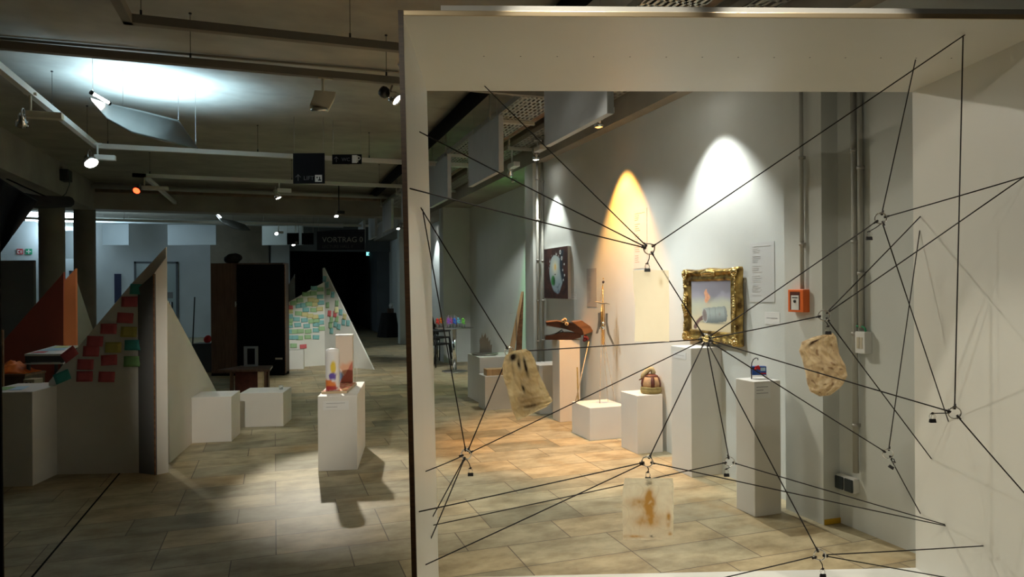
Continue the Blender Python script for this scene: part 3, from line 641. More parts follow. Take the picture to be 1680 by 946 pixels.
# red screen
RA = hit(0, 560, d=8.6); RA.z = 0; RB = hit(104, 560, d=8.0); RB.z = 0; dR = (RB - RA).normalized(); nR = Vector((-dR.y, dR.x, 0))
s2 = thing('red_screen', 'orange red pointed folded screen behind the paper table', 'screen', RA)
screen_board('board', s2, [(0, 690), (0, 585), (8, 556), (100, 452), (104, 446), (104, 690)], RA, nR, .02, 'redp')  # orange red board, brighter orange post face, grey brown wing
r1 = hit(103, 700, z=0); r1 = RB.copy(); r2 = RB + rgt * .115 + fwd * .05; zr = hit(110, 440, d=8.0).z
build('post_side', MB().prism([r1 - RA, r2 - RA, r2 - RA + Vector((0, 0, zr)), r1 - RA + Vector((0, 0, zr - .16))], nR * .02), 'orangep', s2, label='bright orange post face')
r3 = r2 + Vector((.22, 1.0, 0)); nr2 = Vector((1, -.22, 0)).normalized()
build('wing', MB().prism([r2 - RA, r3 - RA + Vector((-.02, 0, 0)), r3 - RA + Vector((0, 0, .12)), r2 - RA + Vector((0, 0, zr - .1))], nr2 * -.02), 'colm', s2, label='grey brown wing')

# ================================================================ PAPER TABLE AND CLUTTER, LEFT
ta = [hit(40, 580, d=7.0), hit(103, 580, d=6.7), hit(127, 566, d=7.9), hit(95, 567, d=8.0)]
tz = ta[0].z
ta = [hit(40, 580.5, z=tz), hit(104, 580, z=tz), hit(128, 566, z=tz), hit(92, 566, z=tz)]
o0 = ta[0].copy(); o0.z = 0
tb = thing('display_table', 'narrow white topped table with paper sheets, before the red screen', 'table', o0)
build('table_top', MB().prism([p - o0 for p in ta], (0, 0, -.02)), 'white', tb)
ed = (ta[1] - ta[0]).normalized()
build('apron', MB().prism([ta[0] - o0 + Vector((0, .02, -.02)), ta[1] - o0 + Vector((0, .02, -.02)), ta[1] - o0 + Vector((0, .02, -.085)), ta[0] - o0 + Vector((0, .02, -.085))], (0, .02, 0)), 'dgrey', tb)
build('shelf', MB().prism([p - o0 + Vector((0, 0, -.095)) for p in ta], (0, 0, -.01)), 'paper', tb)
for p_ in ta:
    c = sum(ta, Vector()) / 4; q = p_.lerp(c, .12); build('leg', MB().tube([(q.x - o0.x, q.y - o0.y, 0), (q.x - o0.x, q.y - o0.y, tz - .02)], .018, 8), 'dgrey', tb)
def flat(label, pts, z, m, cat='paper', name='paper_sheet', th=.002, group=None):
    P = [hit(x, y, z=z) for x, y in pts]; return tag(build(name, MB().prism(P, (0, 0, th)), m, centre=True), label, cat, group)
flat('yellowish sheet at the back of the narrow table', [(88, 570), (111, 569.5), (114, 567), (95, 567)], tz + .002, 'lemon')
flat('pale blue sheet in the middle of the narrow table', [(66, 575), (106, 574), (110, 571), (82, 571.5)], tz + .002, 'sky')
flat('pink sheet at the front of the narrow table', [(50, 579), (72, 578.5), (80, 576), (62, 576)], tz + .002, 'farred')
flat('yellow green sheet on the far left plinth', [(-8, 640), (10, 639.5), (26, 634.5), (2, 634.5)], hP0 + .002, 'noteg')
flat('light blue sheet on the far left plinth', [(14, 640), (36, 639), (49, 633), (28, 634)], hP0 + .002, 'sky')
# low crate with red cloth, cassettes
ca = hit(8, 636, d=6.9); ca.z = 0
cr = thing('wooden_crate', 'brown low crate under the red cloth at the far left', 'crate', ca, -YAW)
zc = hit(8, 617, d=6.9).z
build('crate_body', MB().box((-.25, 0, 0), (.20, .3, zc)), 'woodcab', cr, bevel=.004)
build('rim', MB().box((-.25, -.01, zc), (.21, .3, zc + .02)), 'woodm', cr)
def cloth(u, v):
    return Vector((-.22 + .40 * u, .02 + .26 * v, zc + .022 + .10 * math.sin(PI * u) * math.sin(PI * v) * (1 + .5 * fb(u * 4, v * 4)) + .01 * fb(u * 9, v * 9))), None
tag(build('red_cloth', MB().grid(cloth, 24, 24), 'orange', loc=ca, rotz=-YAW, solid=.004), 'crumpled orange red cloth on the low crate', 'cloth')
for i, (x, y, m, lab) in enumerate(((47, 622, 'caste', 'beige box with a black slot beside the low crate'), (66, 630, 'white', 'small white box with two dark holes behind the far left plinth'))):
    q = hit(x, y, d=6.3 - .3 * i); b_ = thing('small_box', lab, 'box', (q.x, q.y, 0), -YAW)
    build('box_body', MB().box((-.05, 0, 0), (.05, .12, q.z)), m, b_, bevel=.003)
    build('slot', MB().box((-.03, -.002, q.z - .04), (-.008, 0, q.z - .027)).box((.012, -.002, q.z - .04), (.025, 0, q.z - .027)), 'black', b_)
pa = hit(2, 620, d=6.6); pa.z = 0; tag(build('wooden_post', MB().box((-.03, -.02, 0), (.02, .02, hit(2, 541, d=6.6).z)), 'woodm', loc=pa), 'reddish brown wooden post at the left picture edge', 'post')
# grey partition, black curtain edge and black drape at left
ga = hit(-40, 540, d=12.0); gb = hit(56, 540, d=12.0); zg = hit(30, 427, d=12).z
gp = thing('partition_wall', 'grey freestanding partition at the far left', 'partition', (ga.x, ga.y, 0), -YAW)
build('board', MB().box((0, 0, .03), ((gb - ga).length, .06, zg)), 'greyboard', gp, bevel=.004)
for x in (.1, .9): build('foot', MB().box((x - .03, -.2, 0), (x + .03, .26, .03)), 'dgrey', gp)
da = 1.55
e0 = hit(5, 473, d=1.9)
def drape(u, v):
    top, bot = 2.75, .02; z = bot + (top - bot) * v; lat = -.5 * (1 - u); w_ = .018 * math.sin(u * 30) * (1 - v * .3)
    base = hit(3 + 9 * (1 - v), 473, d=1.9); p_ = Vector((base.x, base.y, 0)) + rgt * lat + fwd * w_; p_.z = z; return p_, None
tag(build('black_curtain', MB().grid(drape, 60, 10), 'cloth', centre=True, solid=.006), 'black curtain hanging at the left picture edge', 'curtain')
def drp(pts, d): return [hit(x, y, d=d) for x, y in pts]
dr = thing('black_drape', 'black cloth slung diagonally under the left ceiling beam', 'drape', hit(20, 340, d=8.5))
def slung(u, v):
    a = Vector((60 - 0 * v, 330, 0)); 
    tl, tr, bl, br_ = (-40, 268), (62, 330), (-40, 470), (38, 362)
    x = (tl[0] * (1 - u) + tr[0] * u) * (1 - v) + (bl[0] * (1 - u) + br_[0] * u) * v; y = (tl[1] * (1 - u) + tr[1] * u) * (1 - v) + (bl[1] * (1 - u) + br_[1] * u) * v
    return hit(x, y, d=8.5 + .08 * math.sin(u * 11 + v * 3)) - dr.location, None
build('cloth', MB().grid(slung, 30, 20), 'cloth', dr, solid=.01)
A_, B_ = hit(30, 326, d=8.8) - dr.location, hit(112, 331, d=11.2) - dr.location
build('rolled_edge', MB().tube([A_, A_.lerp(B_, .4) + Vector((0, 0, -.03)), B_], .09, 10), 'cloth', dr)
build('tie_strap', MB().tube([A_.lerp(B_, .7), Vector((-3.75, (A_.lerp(B_, .7) + dr.location).y, 3.23)) - dr.location], .012, 5), 'cloth', dr)
bk = hit(105, 288, x=-3.46); bx_ = thing('wall_speaker', 'small black box fixed to the left ceiling beam', 'speaker', bk)
build('housing', MB().box((-.04, -.12, -.10), (.10, .12, .10)), 'black', bx_, bevel=.01); build('bracket', MB().box((-.05, -.03, -.03), (-.04, .03, .16)), 'dgrey', bx_)
build('cable', MB().tube([(.05, .1, -.06), (.03, .22, -.12), (.0, .1, -.30), (-.02, -.15, -.42)], .008, 6), 'black', bx_)

# back wall items
def picto(label, x0, y0, x1, y1, m, kind):
    a = hit(x0, y1, y=25.2); b = hit(x1, y0, y=25.2); w_, h_ = b.x - a.x, b.z - a.z
    o = thing('safety_sign', label, 'sign', (a.x, 25.19, a.z)); build('sign_plate', MB().box((0, -.01, 0), (w_, 0, h_)), m, o)
    mk = MB()
    if kind == 0: mk.box((w_ * .1, -.014, h_ * .15), (w_ * .45, -.01, h_ * .3)).box((w_ * .1, -.014, h_ * .6), (w_ * .45, -.01, h_ * .8)).box((w_ * .1, -.014, h_ * .3), (w_ * .2, -.01, h_ * .6)).box((w_ * .58, -.014, h_ * .15), (w_ * .66, -.01, h_ * .75)).box((w_ * .76, -.014, h_ * .15), (w_ * .84, -.01, h_ * .75))
    else: mk.box((w_ * .43, -.014, h_ * .12), (w_ * .57, -.01, h_ * .88)).box((w_ * .15, -.014, h_ * .42), (w_ * .85, -.01, h_ * .58))
    build('pictogram', mk, 'paper', o)
picto('red fire equipment sign on the back wall', 28, 408, 38, 417, 'exitred', 0)
picto('green first aid sign with white cross on the back wall', 42, 408, 53, 417, 'exitgreen', 1)
tag(wallbox('hanging_banner', 188, 449, 199, 497, 25.2, .02, 'navy'), 'narrow dark blue banner on the back wall', 'banner')
for i, (x0, y0, x1, y1, lab) in enumerate(((274, 479, 284, 489, 'upper grey box on the back wall right of the glazed door'), (276, 495, 284, 506, 'lower dark box on the back wall right of the glazed door'))):
    tag(wallbox('wall_unit', x0, y0, x1, y1, 25.2, .08, 'greyboard' if i == 0 else 'black', bevel=.01), lab, 'wall box')
bq_ = hit(316, 566, d=15); br = thing('broom', 'dark broom leaning upright beside the brown cabinet', 'broom', (bq_.x, bq_.y, 0), -YAW)
build('handle', MB().tube([(0, 0, .35), (.03, .05, hit(317, 487, d=15).z)], .014, 8), 'black', br)
build('brush_head', MB().box((-.09, -.03, .18), (.09, .03, .33)).lathe([(.13, 0), (.12, .06), (.05, .18)], (0, 0, 0), 12), 'woodcab', br)
# brown cabinet
KA = hit(347, 606, d=12.6); KA.z = 0
kw = (hit(466, 600, d=12.6) - hit(347, 600, d=12.6)).length; kz = hit(400, 434, d=12.6).z
kb = thing('wardrobe_cabinet', 'tall brown cabinet with an open black interior', 'cabinet', KA, -YAW)
w1 = (hit(389, 600, d=12.6) - hit(347, 600, d=12.6)).length
build('side_panel', MB().box((0, 0, .03), (w1, .04, kz)), 'woodcab', kb, label='reddish brown left door')
build('side_panel', MB().box((0, .04, .03), (.04, .28, kz)), 'woodcab', kb)
build('side_panel', MB().box((kw - .04, 0, .03), (kw, .28, kz)), 'woodcab', kb)
build('rear_panel', MB().box((0, .28, .03), (kw, .30, kz)), 'matblack', kb)
build('top_panel', MB().box((0, 0, kz), (kw, .30, kz + .03)), 'woodcab', kb); build('base_panel', MB().box((0, 0, 0), (kw, .30, .05)), 'matblack', kb)
build('door', MB().box((w1 + .02, -.03, .04), (kw + .03, -.005, kz)), 'matblack', kb, label='matt black sheet in place of the dark interior')  # flat black sheet standing in for the dark open interior
build('door_edge', MB().box((kw + .03, -.032, .04), (kw + .045, -.003, kz)), 'woodm', kb, label='thin orange brown edge')
build('handle', MB().tube([(w1 + .005, -.06, 1.25), (w1 + .005, -.06, 1.35)], .012, 8).tube([(w1 + .005, -.06, 1.3), (w1 + .005, 0, 1.3)], .008, 6), 'steel', kb)
fo = hit(400, 603, d=9.95)
fr_ = thing('picture_frame', 'small dim grey frame standing before the black sheet of the cabinet', 'frame', (fo.x, fo.y, hit(400, 607, d=9.6).z + .011), -YAW)
build('frame', MB().box((0, 0, 0), (.2, .02, .03)).box((0, 0, .26), (.2, .02, .29)).box((0, 0, .03), (.05, .02, .26)).box((.16, 0, .03), (.2, .02, .26)), 'greyboard', fr_); build('picture', MB().box((.05, .005, .03), (.16, .012, .26)), 'matblack', fr_)
tp_ = hit(458, 588, d=12.565); tag(build('paper_label', MB().box((-.07, 0, -.015), (.06, .002, .015)), 'beige', loc=tp_, rotz=-YAW), 'small beige label stuck low on the black sheet of the cabinet', 'label')
hb = hit(382, 431, d=12.75); hb.z = kz + .03
def lump(c, R_, seed, sx=1, sz=.6):
    mb = MB().ball(c, R_, 12, 0, sx, 1, sz); mb.v = [v + (v - Vector(c)) * .35 * N(v.x * 9 + seed, v.y * 9, v.z * 9) for v in mb.v]; return mb
tag(build('cloth_bundle', lump((0, 0, .09), .15, 3, 1.1, .6), 'cloth', loc=hb), 'dark cloth bundle lying on top of the brown cabinet', 'bundle')
rb = hit(340, 556, d=13.2); tag(build('red_ball', lump((0, 0, 0), .07, 5, 1, 1), 'red', loc=rb), 'dim red round cushion left of the brown cabinet', 'cushion')
st = hit(340, 562, d=13.2); st.z = 0
tag(build('storage_box', MB().box((-.25, -.1, 0), (.12, .25, hit(340, 562.5, d=13.2).z)), 'dgrey', loc=st, rotz=-YAW, bevel=.01), 'dark grey box left of the brown cabinet under the red cushion', 'box')
# low bench in front
BA = hit(357, 640, d=9.6); BA.z = 0; zb = hit(400, 607, d=9.6).z
bn = thing('low_table', 'low brown wooden table between the cabinet and the white cubes', 'table', BA, -YAW)
pxm = 9.6 / F
build('table_top', MB().prism([(0, 0, zb - .02), (86 * pxm, 0, zb - .02), (70 * pxm, .5, zb - .02), (16 * pxm, .5, zb - .02)], (0, 0, .03)), 'woodcab', bn)
build('leg', MB().box((65 * pxm, .02, 0), (73 * pxm, .08, zb - .02)), 'woodpale', bn, label='pale leg'); build('leg', MB().box((19 * pxm, .02, 0), (23 * pxm, .08, zb - .02)), 'woodcab', bn)  # front right leg in paler wood than the others
build('leg', MB().box((60 * pxm, .42, 0), (66 * pxm, .47, zb - .02)), 'woodcab', bn); build('leg', MB().box((22 * pxm, .42, 0), (28 * pxm, .47, zb - .02)), 'woodcab', bn)
build('inner_box', MB().box((24 * pxm, .1, .04), (64 * pxm, .4, zb - .03)), 'claydark', bn, label='dark red inner box')
cpz = hit(446, 632, d=8.0); cpz.z = hP3
tag(build('small_cup', MB().lathe([(.02, 0), (.028, .05), (.025, .05), (.018, .005)], n=14), 'glass', loc=P3a + rgt * .38 + fwd * .28 + Vector((0, 0, hP3))), 'small clear cup on the low white plinth behind the cube', 'cup')

# ================================================================ CEILING: tracks, reflectors, lamps, panels, trays
def wire(mb, x, y, z0, z1=CZ, r=.004): mb.tube([(x, y, z0), (x, y, z1)], r, 5)
def track(label, pts, m, wires, s=.045, zc=3.4, suspended=True):
    o = thing('lighting_track', label, 'track', (pts[0][0], pts[0][1], zc), 0, 'suspended lighting tracks')
    mb = MB(); O = Vector(o.location)
    for (x0, y0), (x1, y1) in zip(pts, pts[1:]):
        mb.box(Vector((min(x0, x1) - s / 2, min(y0, y1) - s / 2, zc - s / 2)) - O, Vector((max(x0, x1) + s / 2, max(y0, y1) + s / 2, zc + s / 2)) - O)
    build('rail', mb, m, o)
    for x, y in wires:
        k = MB(); wire(k, x - O.x, y - O.y, s / 2, CZ - zc, .0025); k.cyl((x - O.x, y - O.y, s / 2), .008, .04, 8); k.cyl((x - O.x, y - O.y, CZ - zc - .01), .012, .01, 8); build('suspension_wire', k, 'black', o)
    return o
track('dark suspended track nearest the camera, turning at its left end', [(-.93, -1), (-.93, 5.30), (3.1, 5.30)], 'trackdark', [(-.85, 5.3), (.55, 5.3), (2.2, 5.3), (-.93, 2)], .06)
track('long dark suspended track, second from the camera', [(-4.0, 6.15), (3.1, 6.15)], 'trackdark', [(-.63, 6.15), (.95, 6.15), (-3.2, 6.15), (2.5, 6.15)], .06)
track('white suspended track with a corner above the left spotlight', [(-2.13, 4.0), (-2.13, 10.05), (2.75, 10.05)], 'trackwhite', [(-2.13, 8.2), (-2.0, 10.05), (-.2, 10.05), (1.3, 10.05), (-2.13, 9.6)], .06)
track('white suspended track, third back, with a branch running to the rear', [(2.7, 12.55), (-2.12, 12.55), (-1.98, 12.55), (-1.98, 16.2)], 'trackwhite', [(-1.9, 12.55), (.3, 12.55), (1.8, 12.55)], .06, 3.42)
track('farthest white track before the hanging boards', [(-6, 19.3), (2.7, 19.3)], 'trackwhite', [(-3.5, 19.3), (-1, 19.3), (1, 19.3)], .06, 3.3)
tag(build('ceiling_tube', MB().tube([(-8, 21.6, 3.5), (2, 21.6, 3.5)], .07, 10), 'panelw', centre=True), 'long pale tube under the far ceiling', 'tube')
tag(build('cable_pipe', MB().tube([(-3.4, 7.25, CZ - .02), (3.2, 7.05, CZ - .02)], .012, 6), 'trackdark', centre=True), 'thin conduit fixed across the concrete ceiling', 'conduit')
for i, x in enumerate((-3.3, -2.9)):
    tag(build('ceiling_pipe', MB().tube([(-3.4, 15.6 + .35 * i, 3.62), (3.0, 15.6 + .35 * i, 3.62)], .045 + .02 * i, 10), 'duct' if i else 'pipe', centre=True), ('dark pipe hung just before the crossing beam' if i else 'grey pipe hung in front of the dark pipe'), 'pipe')

def head(o, loc, aim, r, L_, m_body='chrome', m_lens='lens', bell=True):
    ax = (Vector(aim) - Vector(loc)).normalized(); b = Vector(loc)
    ho = build('lamp_head', MB().lathe([(r * .45, 0), (r * .6, L_ * .08), (r * .62, L_ * .45), (r * .95, L_ * .62), (r, L_), (r * .92, L_), (r * .85, L_ * .7)] if bell else [(r * .9, 0), (r, .01), (r, L_), (r * .9, L_)], b, 20, 0, None, ax), m_body, o)
    build('lens', MB().lathe([(.0005, L_ * .93), (r * .88, L_ * .93)], b, 20, 0, None, ax), m_lens, ho, label='glowing lamp glass' if m_lens != 'black' else None)
    return b + ax * (L_ + .02)
def track_lamp(label, pos, target, zt_, power, col, size, blend, m_lens='lens', gear='white', gl=.26, r=.055, L_=.15, gdir=1, m_body='chrome', rad=.04, gside=None):
    o = thing('track_spotlight', label, 'spotlight', pos, 0, 'track spotlights'); P_ = Vector(pos)
    tgt = Vector(target) - P_
    build('stem', MB().tube([(0, 0, .02), (0, 0, zt_ - pos[2])], .012, 8).box((-.05, -.015, zt_ - pos[2] - .02), (.05, .015, zt_ - pos[2])), gear if gear != 'black' else 'black', o)
    g = gside or Vector((1, 0, 0)); g = Vector(g).normalized(); T_ = Matrix.Rotation(math.atan2(g.y, g.x), 4, 'Z')
    build('gear_box', MB().box((-.03, -.045, -.03), (gl, .045, .03), 0, T_), gear, o, bevel=.004)
    hp = -g * (.02 + r); tip = head(o, hp, hp + tgt, r, L_, m_body, m_lens)
    build('yoke', MB().torus(hp * .8, r * 1.05, .006, (g.x, g.y, 0), 18, 6), 'steel', o)
    if power: spot(o, P_ + tip, target, power, col, size, blend, rad)
    return o
S2 = hit(160, 258, y=9.85); track_lamp('lit spotlight under the corner of the white track', S2, hit(420, 720, z=0), 3.4, PW['left'], NEUT, 60, .8, 'lensb', r=.085, L_=.12, gl=.2)
S3 = hit(530, 160, y=6.15)
o = thing('track_spotlight', 'square beige floodlight hanging from the second dark track', 'spotlight', S3, 0, 'track spotlights')
build('stem', MB().tube([(0, 0, .05), (0, 0, 3.4 - S3.z)], .012, 8).box((-.04, -.015, 3.38 - S3.z - .02), (.08, .015, 3.38 - S3.z)), 'beige', o)
build('housing', MB().prism([(-.07, 0, .06), (.11, 0, .06), (.10, 0, .01), (.05, 0, -.09), (-.11, 0, -.07), (-.08, 0, .01)], (0, .14, 0)), 'beige', o, bevel=.006)
build('glass_rim', MB().lathe([(.07, 0), (.075, .02), (.06, .03)], (-.03, .02, -.115), 18, 0, None, (-.1, -.2, 1)), 'steel', o); 
S4 = hit(640, 156, y=6.15)
o = thing('track_spotlight', 'black and chrome spotlight lit beside the top left corner of the frame box', 'spotlight', S4, 0, 'track spotlights')
build('stem', MB().tube([(0, 0, .03), (.03, .05, 3.38 - S4.z)], .01, 8), 'steel', o); head(o, (-.045, 0, .04), (.10, -.08, -.10), .055, .15, 'chrome', 'lensb')
build('rear_cap', MB().lathe([(.0005, 0), (.045, 0), (.052, .03), (.045, .06)], (-.075, .0, .035), 16, 0, None, (.1, -.06, -.08)), 'black', o, label='black rear cap')
S1 = hit(50, 188, x=-2.13); o = track_lamp('beige floodlight hanging at the upper left under the white track', S1, hit(60, 600, d=8), 3.4, 0, NEUT, 60, .5, 'lens', 'beige', .26, .05, .12)
S5 = hit(237, 308, y=12.55); track_lamp('small red lit spotlight at the left end of the third track', S5, hit(70, 520, d=8.3), 3.42, PW['red'], (1, .25, .1), 45, .6, 'lensr', 'beige', .35, .06, .12, m_body='black')
S6 = hit(458, 312, y=12.55); track_lamp('chrome spotlight on the third track, lit, aimed at the far note screen', S6, hit(600, 600, d=11.8), 3.42, PW['screen'], (1, .95, .82), 75, .7, 'lensb', 'white', .2, .055, .16)
S8 = hit(572, 262, y=10.05); track_lamp('added spotlight hidden behind the long hanging sign, aimed at the far note screen', S8, hit(535, 565, d=13.8), 3.4, 520, (.98, 1, .92), 26, .7, 'lens', 'white', .1, .03, .08, gside=(0, 1, 0))  # added lamp, hidden from view, to brighten the far screen
S7 = hit(508, 266, y=10.05); track_lamp('spotlight hidden behind the square hanging sign, aimed at the candle', S7, (P1a.x + .25, P1a.y + .30, .62), 3.4, PW['candle'], (1, .93, .78), 23, .5, 'lensb', 'white', .12, .045, .12, gside=(0, 1, 0))
track_lamp('spotlight on the near arm lighting the white cubes', (-.93, 2.6, 3.3), (.2, 7.2, .4), 3.4, PW['cubes'], (1, .93, .80), 31, .6, 'lensb', gl=.2)
for i, (x, y, d_, lab) in enumerate(((556, 348, 15.2, 'small spotlight beyond the crossing beam, above the lecture sign'), (457, 381, 19.3, 'bright small spotlight before the pale hanging board'),
                                      (485, 396, 19.3, 'tiny lit spotlight left of the lecture sign'), (656, 370, 19.3, 'tiny lit spotlight beside the left edge of the frame box'))):
    q = hit(x, y, y=d_); track_lamp(lab, q, hit(545, 590, z=.3) if i == 1 else (q + Vector((.2, -1.5, -2.2))), 3.3 if i else 3.8, 0, NEUT, 34, .7, 'lensb', 'white' if i else 'black', .12, .045, .12)
# signs
def hang_sign(label, x0, y0, x1, y1, d, m, wires=True, th=.02, group=None):
    a = hit(x0, y1, d=d); b = hit(x1, y0, d=d); w_ = (Vector((b.x, b.y, 0)) - Vector((a.x, a.y, 0))).length; h_ = b.z - a.z
    o = thing('hanging_sign', label, 'sign', a, -YAW, group); build('sign_board', MB().box((0, 0, 0), (w_, th, h_)), m, o)
    if wires:
        for x in (.03 * w_, .97 * w_):
            k = MB(); k.tube([(x, th / 2, h_), (x, th / 2, CZ - a.z)], .004, 5); build('suspension_wire', k, 'alu', o)
    return o, w_, h_
def arrow(o, x, z, s, th=.0):
    a = MB().box((x - s * .05, -.003, z), (x + s * .05, 0, z + s))
    for sg in (-1, 1):
        a.prism([(x, 0, z + s), (x + sg * s * .38, 0, z + s * .62), (x + sg * s * .38, 0, z + s * .50), (x, 0, z + s * .86)], (0, -.003, 0))
    build('arrow_symbol', a, 'dimtext', o)
o, w_, h_ = hang_sign('square black hanging sign with arrow and LIFT lettering', 481, 251, 532, 301, 9.0, 'sign')
arrow(o, .065, .035, .085); text('LIFT', .075, 'dimtext', o, (.135, -.003, .045)); 
build('pictogram_field', MB().box((.285, -.003, .02), (.375, 0, .11)), 'paper', o, label='white lift pictogram field')
build('pictogram', MB().prism([(.30, -.003, .085), (.325, -.003, .085), (.3125, -.003, .06)], (0, -.002, 0)).box((.34, -.005, .045), (.352, -.003, .085)).box((.325, -.005, .035), (.365, -.003, .05)), 'sign', o)
o, w_, h_ = hang_sign('long black hanging sign with arrow and WC lettering', 545, 253, 593, 269, 9.2, 'sign')
arrow(o, .055, .025, .075); text('WC', .065, 'dimtext', o, (.125, -.003, .038)); build('pictogram_field', MB().box((.265, -.003, .012), (.33, 0, .115)), 'paper', o)
build('pictogram', MB().torus((.352, -.002, .075), .02, .007, (0, 1, 0), 14, 5).box((.335, -.004, .02), (.345, -.001, .11)), 'paper', o)
o, w_, h_ = hang_sign('wide dark blue hanging sign of the lecture room', 520, 379, 598, 410, 17.0, 'signblue', True, .06)
text('VORTRAG 0', .185, 'papergrey', o, (.13, -.003, .19)); text('LECTURE HALL 0', .10, 'dimtext', o, (.13, -.003, .05))
build('upper_board', MB().prism([(0, .0, .462), (w_, 0, .462), (w_, 0, .50), (.5, 0, .49)], (0, .06, 0)), 'signblue', o)
for x0, x1, lab in ((471, 490, 'small square black sign, left of the pair by the lecture sign'), (495, 514, 'small square black sign, right of the pair by the lecture sign')):
    o, w_, h_ = hang_sign(lab, x0, 382, x1, 401, 16.9, 'sign', True, .02, 'pair of small square signs')
    if x0 == 471: build('pictogram_field', MB().box((w_ * .68, -.003, h_ * .05), (w_ * .92, 0, h_ * .28)), 'greyboard', o)
es = hit(606, 415, d=27); o = thing('exit_sign', 'small lit turquoise exit sign in the dark corridor', 'sign', es, -YAW); pm = 27 / F
build('housing', MB().box((-6 * pm, 0, -4.5 * pm), (6 * pm, .08, 4.5 * pm)), 'black', o); build('lit_face', MB().box((-5 * pm, -.01, -4 * pm), (5 * pm, 0, 4 * pm)), 'exitlit', o)
build('pictogram', MB().prism([(-1.5 * pm, -.01, -3 * pm), (1.5 * pm, -.01, -3 * pm), (.8 * pm, -.01, 0), (-1 * pm, -.01, 0)], (0, -.005, 0)), 'exitgreen', o)
build('bracket', MB().box((-.02, .02, 4.5 * pm), (.02, .06, CZ - es.z)), 'black', o)
es = hit(598.5, 399, d=26); o = thing('light_strip', 'short vertical lit strip beyond the lecture sign', 'light strip', es, -YAW); build('tube', MB().box((-.03, 0, -.12), (.03, .03, .12)), 'lit', o); build('hanger', MB().box((-.01, .01, .12), (.01, .03, CZ - es.z)), 'black', o)

# pale hanging boards, frontal
for i, (x0, x1, y0, y1, d_, lab) in enumerate(((430, 497, 370, 402, 19.8, 'pale hanging board behind the two small square signs'), (275, 354, 368, 402, 20.5, 'pale hanging board right of the near screen tip'),
        (168, 211, 367, 402, 20.3, 'pale hanging board right of the round columns'), (92, 140, 378, 424, 19.0, 'pale hanging board seen between the two columns'))):
    o, w_, h_ = hang_sign(lab, x0, y0, x1, y1, d_, 'panelw', True, .05, 'pale frontal hanging boards'); o.name = 'hanging_board'; o['category'] = 'board'
# felt panels along the gallery side
XB, ZB, ZTP = 2.32, 2.80, 3.40
pys = [(4.47, 5.70), (7.0, 8.25), (9.3, 10.5), (11.75, 12.95), (14.15, 15.35), (16.55, 17.75), (18.8, 20.0)]
names_ = ['nearest', 'second', 'third', 'fourth', 'fifth', 'sixth', 'farthest']
proto = None
for i, (a, b) in enumerate(pys):
    if i == 0:
        proto = thing('acoustic_panel', '', 'panel', (XB, a, ZB)); L_ = 1.22
        build('panel', MB().box((-.055, 0, 0), (0, L_, ZTP - ZB)), 'panel', proto, bevel=.003)
        for y in (.15, L_ - .15): build('suspension_wire', MB().tube([(-.03, y, ZTP - ZB), (-.03, y, CZ - ZB)], .003, 5), 'alu', proto)
        o = proto
    else: o = copy_tree(proto); o.location = (XB, a, ZB)
    tag(o, 'grey hanging acoustic panel, %s from the camera along the cable tray' % names_[i], 'panel', 'grey hanging acoustic panels')
# cable trays
def tray(label, x0, x1, z, y0, y1, slots, hgt=.06):
    o = thing('cable_tray', label, 'cable tray', (x0, y0, z)); W_ = x1 - x0; mb = MB()
    nx = slots; step = .12; y = 0; bar = .016
    for i in range(nx + 1):
        x = W_ * i / nx; mb.box((max(0, x - bar / 2 - .004), 0, 0), (min(W_, x + bar / 2 + .004), y1 - y0, .003))
    k = int((y1 - y0) / step)
    for j in range(k + 1): mb.box((0, j * step, 0), (W_, j * step + .035, .003))
    mb.box((0, 0, 0), (.003, y1 - y0, hgt)).box((W_ - .003, 0, 0), (W_, y1 - y0, hgt)); build('tray', mb, 'grating', o)
    yy = 1.0
    while yy < y1 - y0:
        k_ = MB().box((-.06, yy, -.045), (W_ + .05, yy + .04, -.004)).tube([(-.04, yy + .02, -.02), (-.04, yy + .02, CZ - z - .006)], .012, 6); build('support_bracket', k_, 'pipe', o); yy += 2.1
    return o
tray('wide perforated metal cable tray under the ceiling', 2.34, 2.78, 3.46, 2.2, 16.2, 9)
tray('narrow cable tray close to the gallery wall', 3.04, 3.28, 3.46, 1.5, 16.2, 4)
ck = MB()
for i in range(5):
    ck.tube([(3.07 + .045 * i + .012 * math.sin(y * 1.7 + i * 2), y, 3.485 + .02 * (i % 2)) for y in [1.6 + .35 * j for j in range(41)]], .016, 6, i % 2)
tag(build('cable_bundle', ck, ['pipe', 'black'], centre=True), 'grey and black cables lying in the narrow tray', 'cables')
ck = MB()
for i in range(3): ck.tube([(2.45 + .10 * i + .02 * math.sin(y * 1.3 + i * 2), y, 3.48) for y in [2.3 + .4 * j for j in range(34)]], .014, 6)
tag(build('cable_bundle', ck, 'black', centre=True), 'black cables lying in the wide perforated tray', 'cables')
tag(build('ventilation_duct', MB().tube([(2.92, 1.0, 3.64), (2.92, 16.2, 3.64)], .11, 16), 'duct', centre=True), 'brown round duct between the cable trays', 'duct')
tag(build('dark_pipe', MB().tube([(2.15, 1.0, 3.70), (2.15, 16.2, 3.70)], .08, 12), 'matblack', centre=True), 'black pipe running left of the wide cable tray', 'pipe')

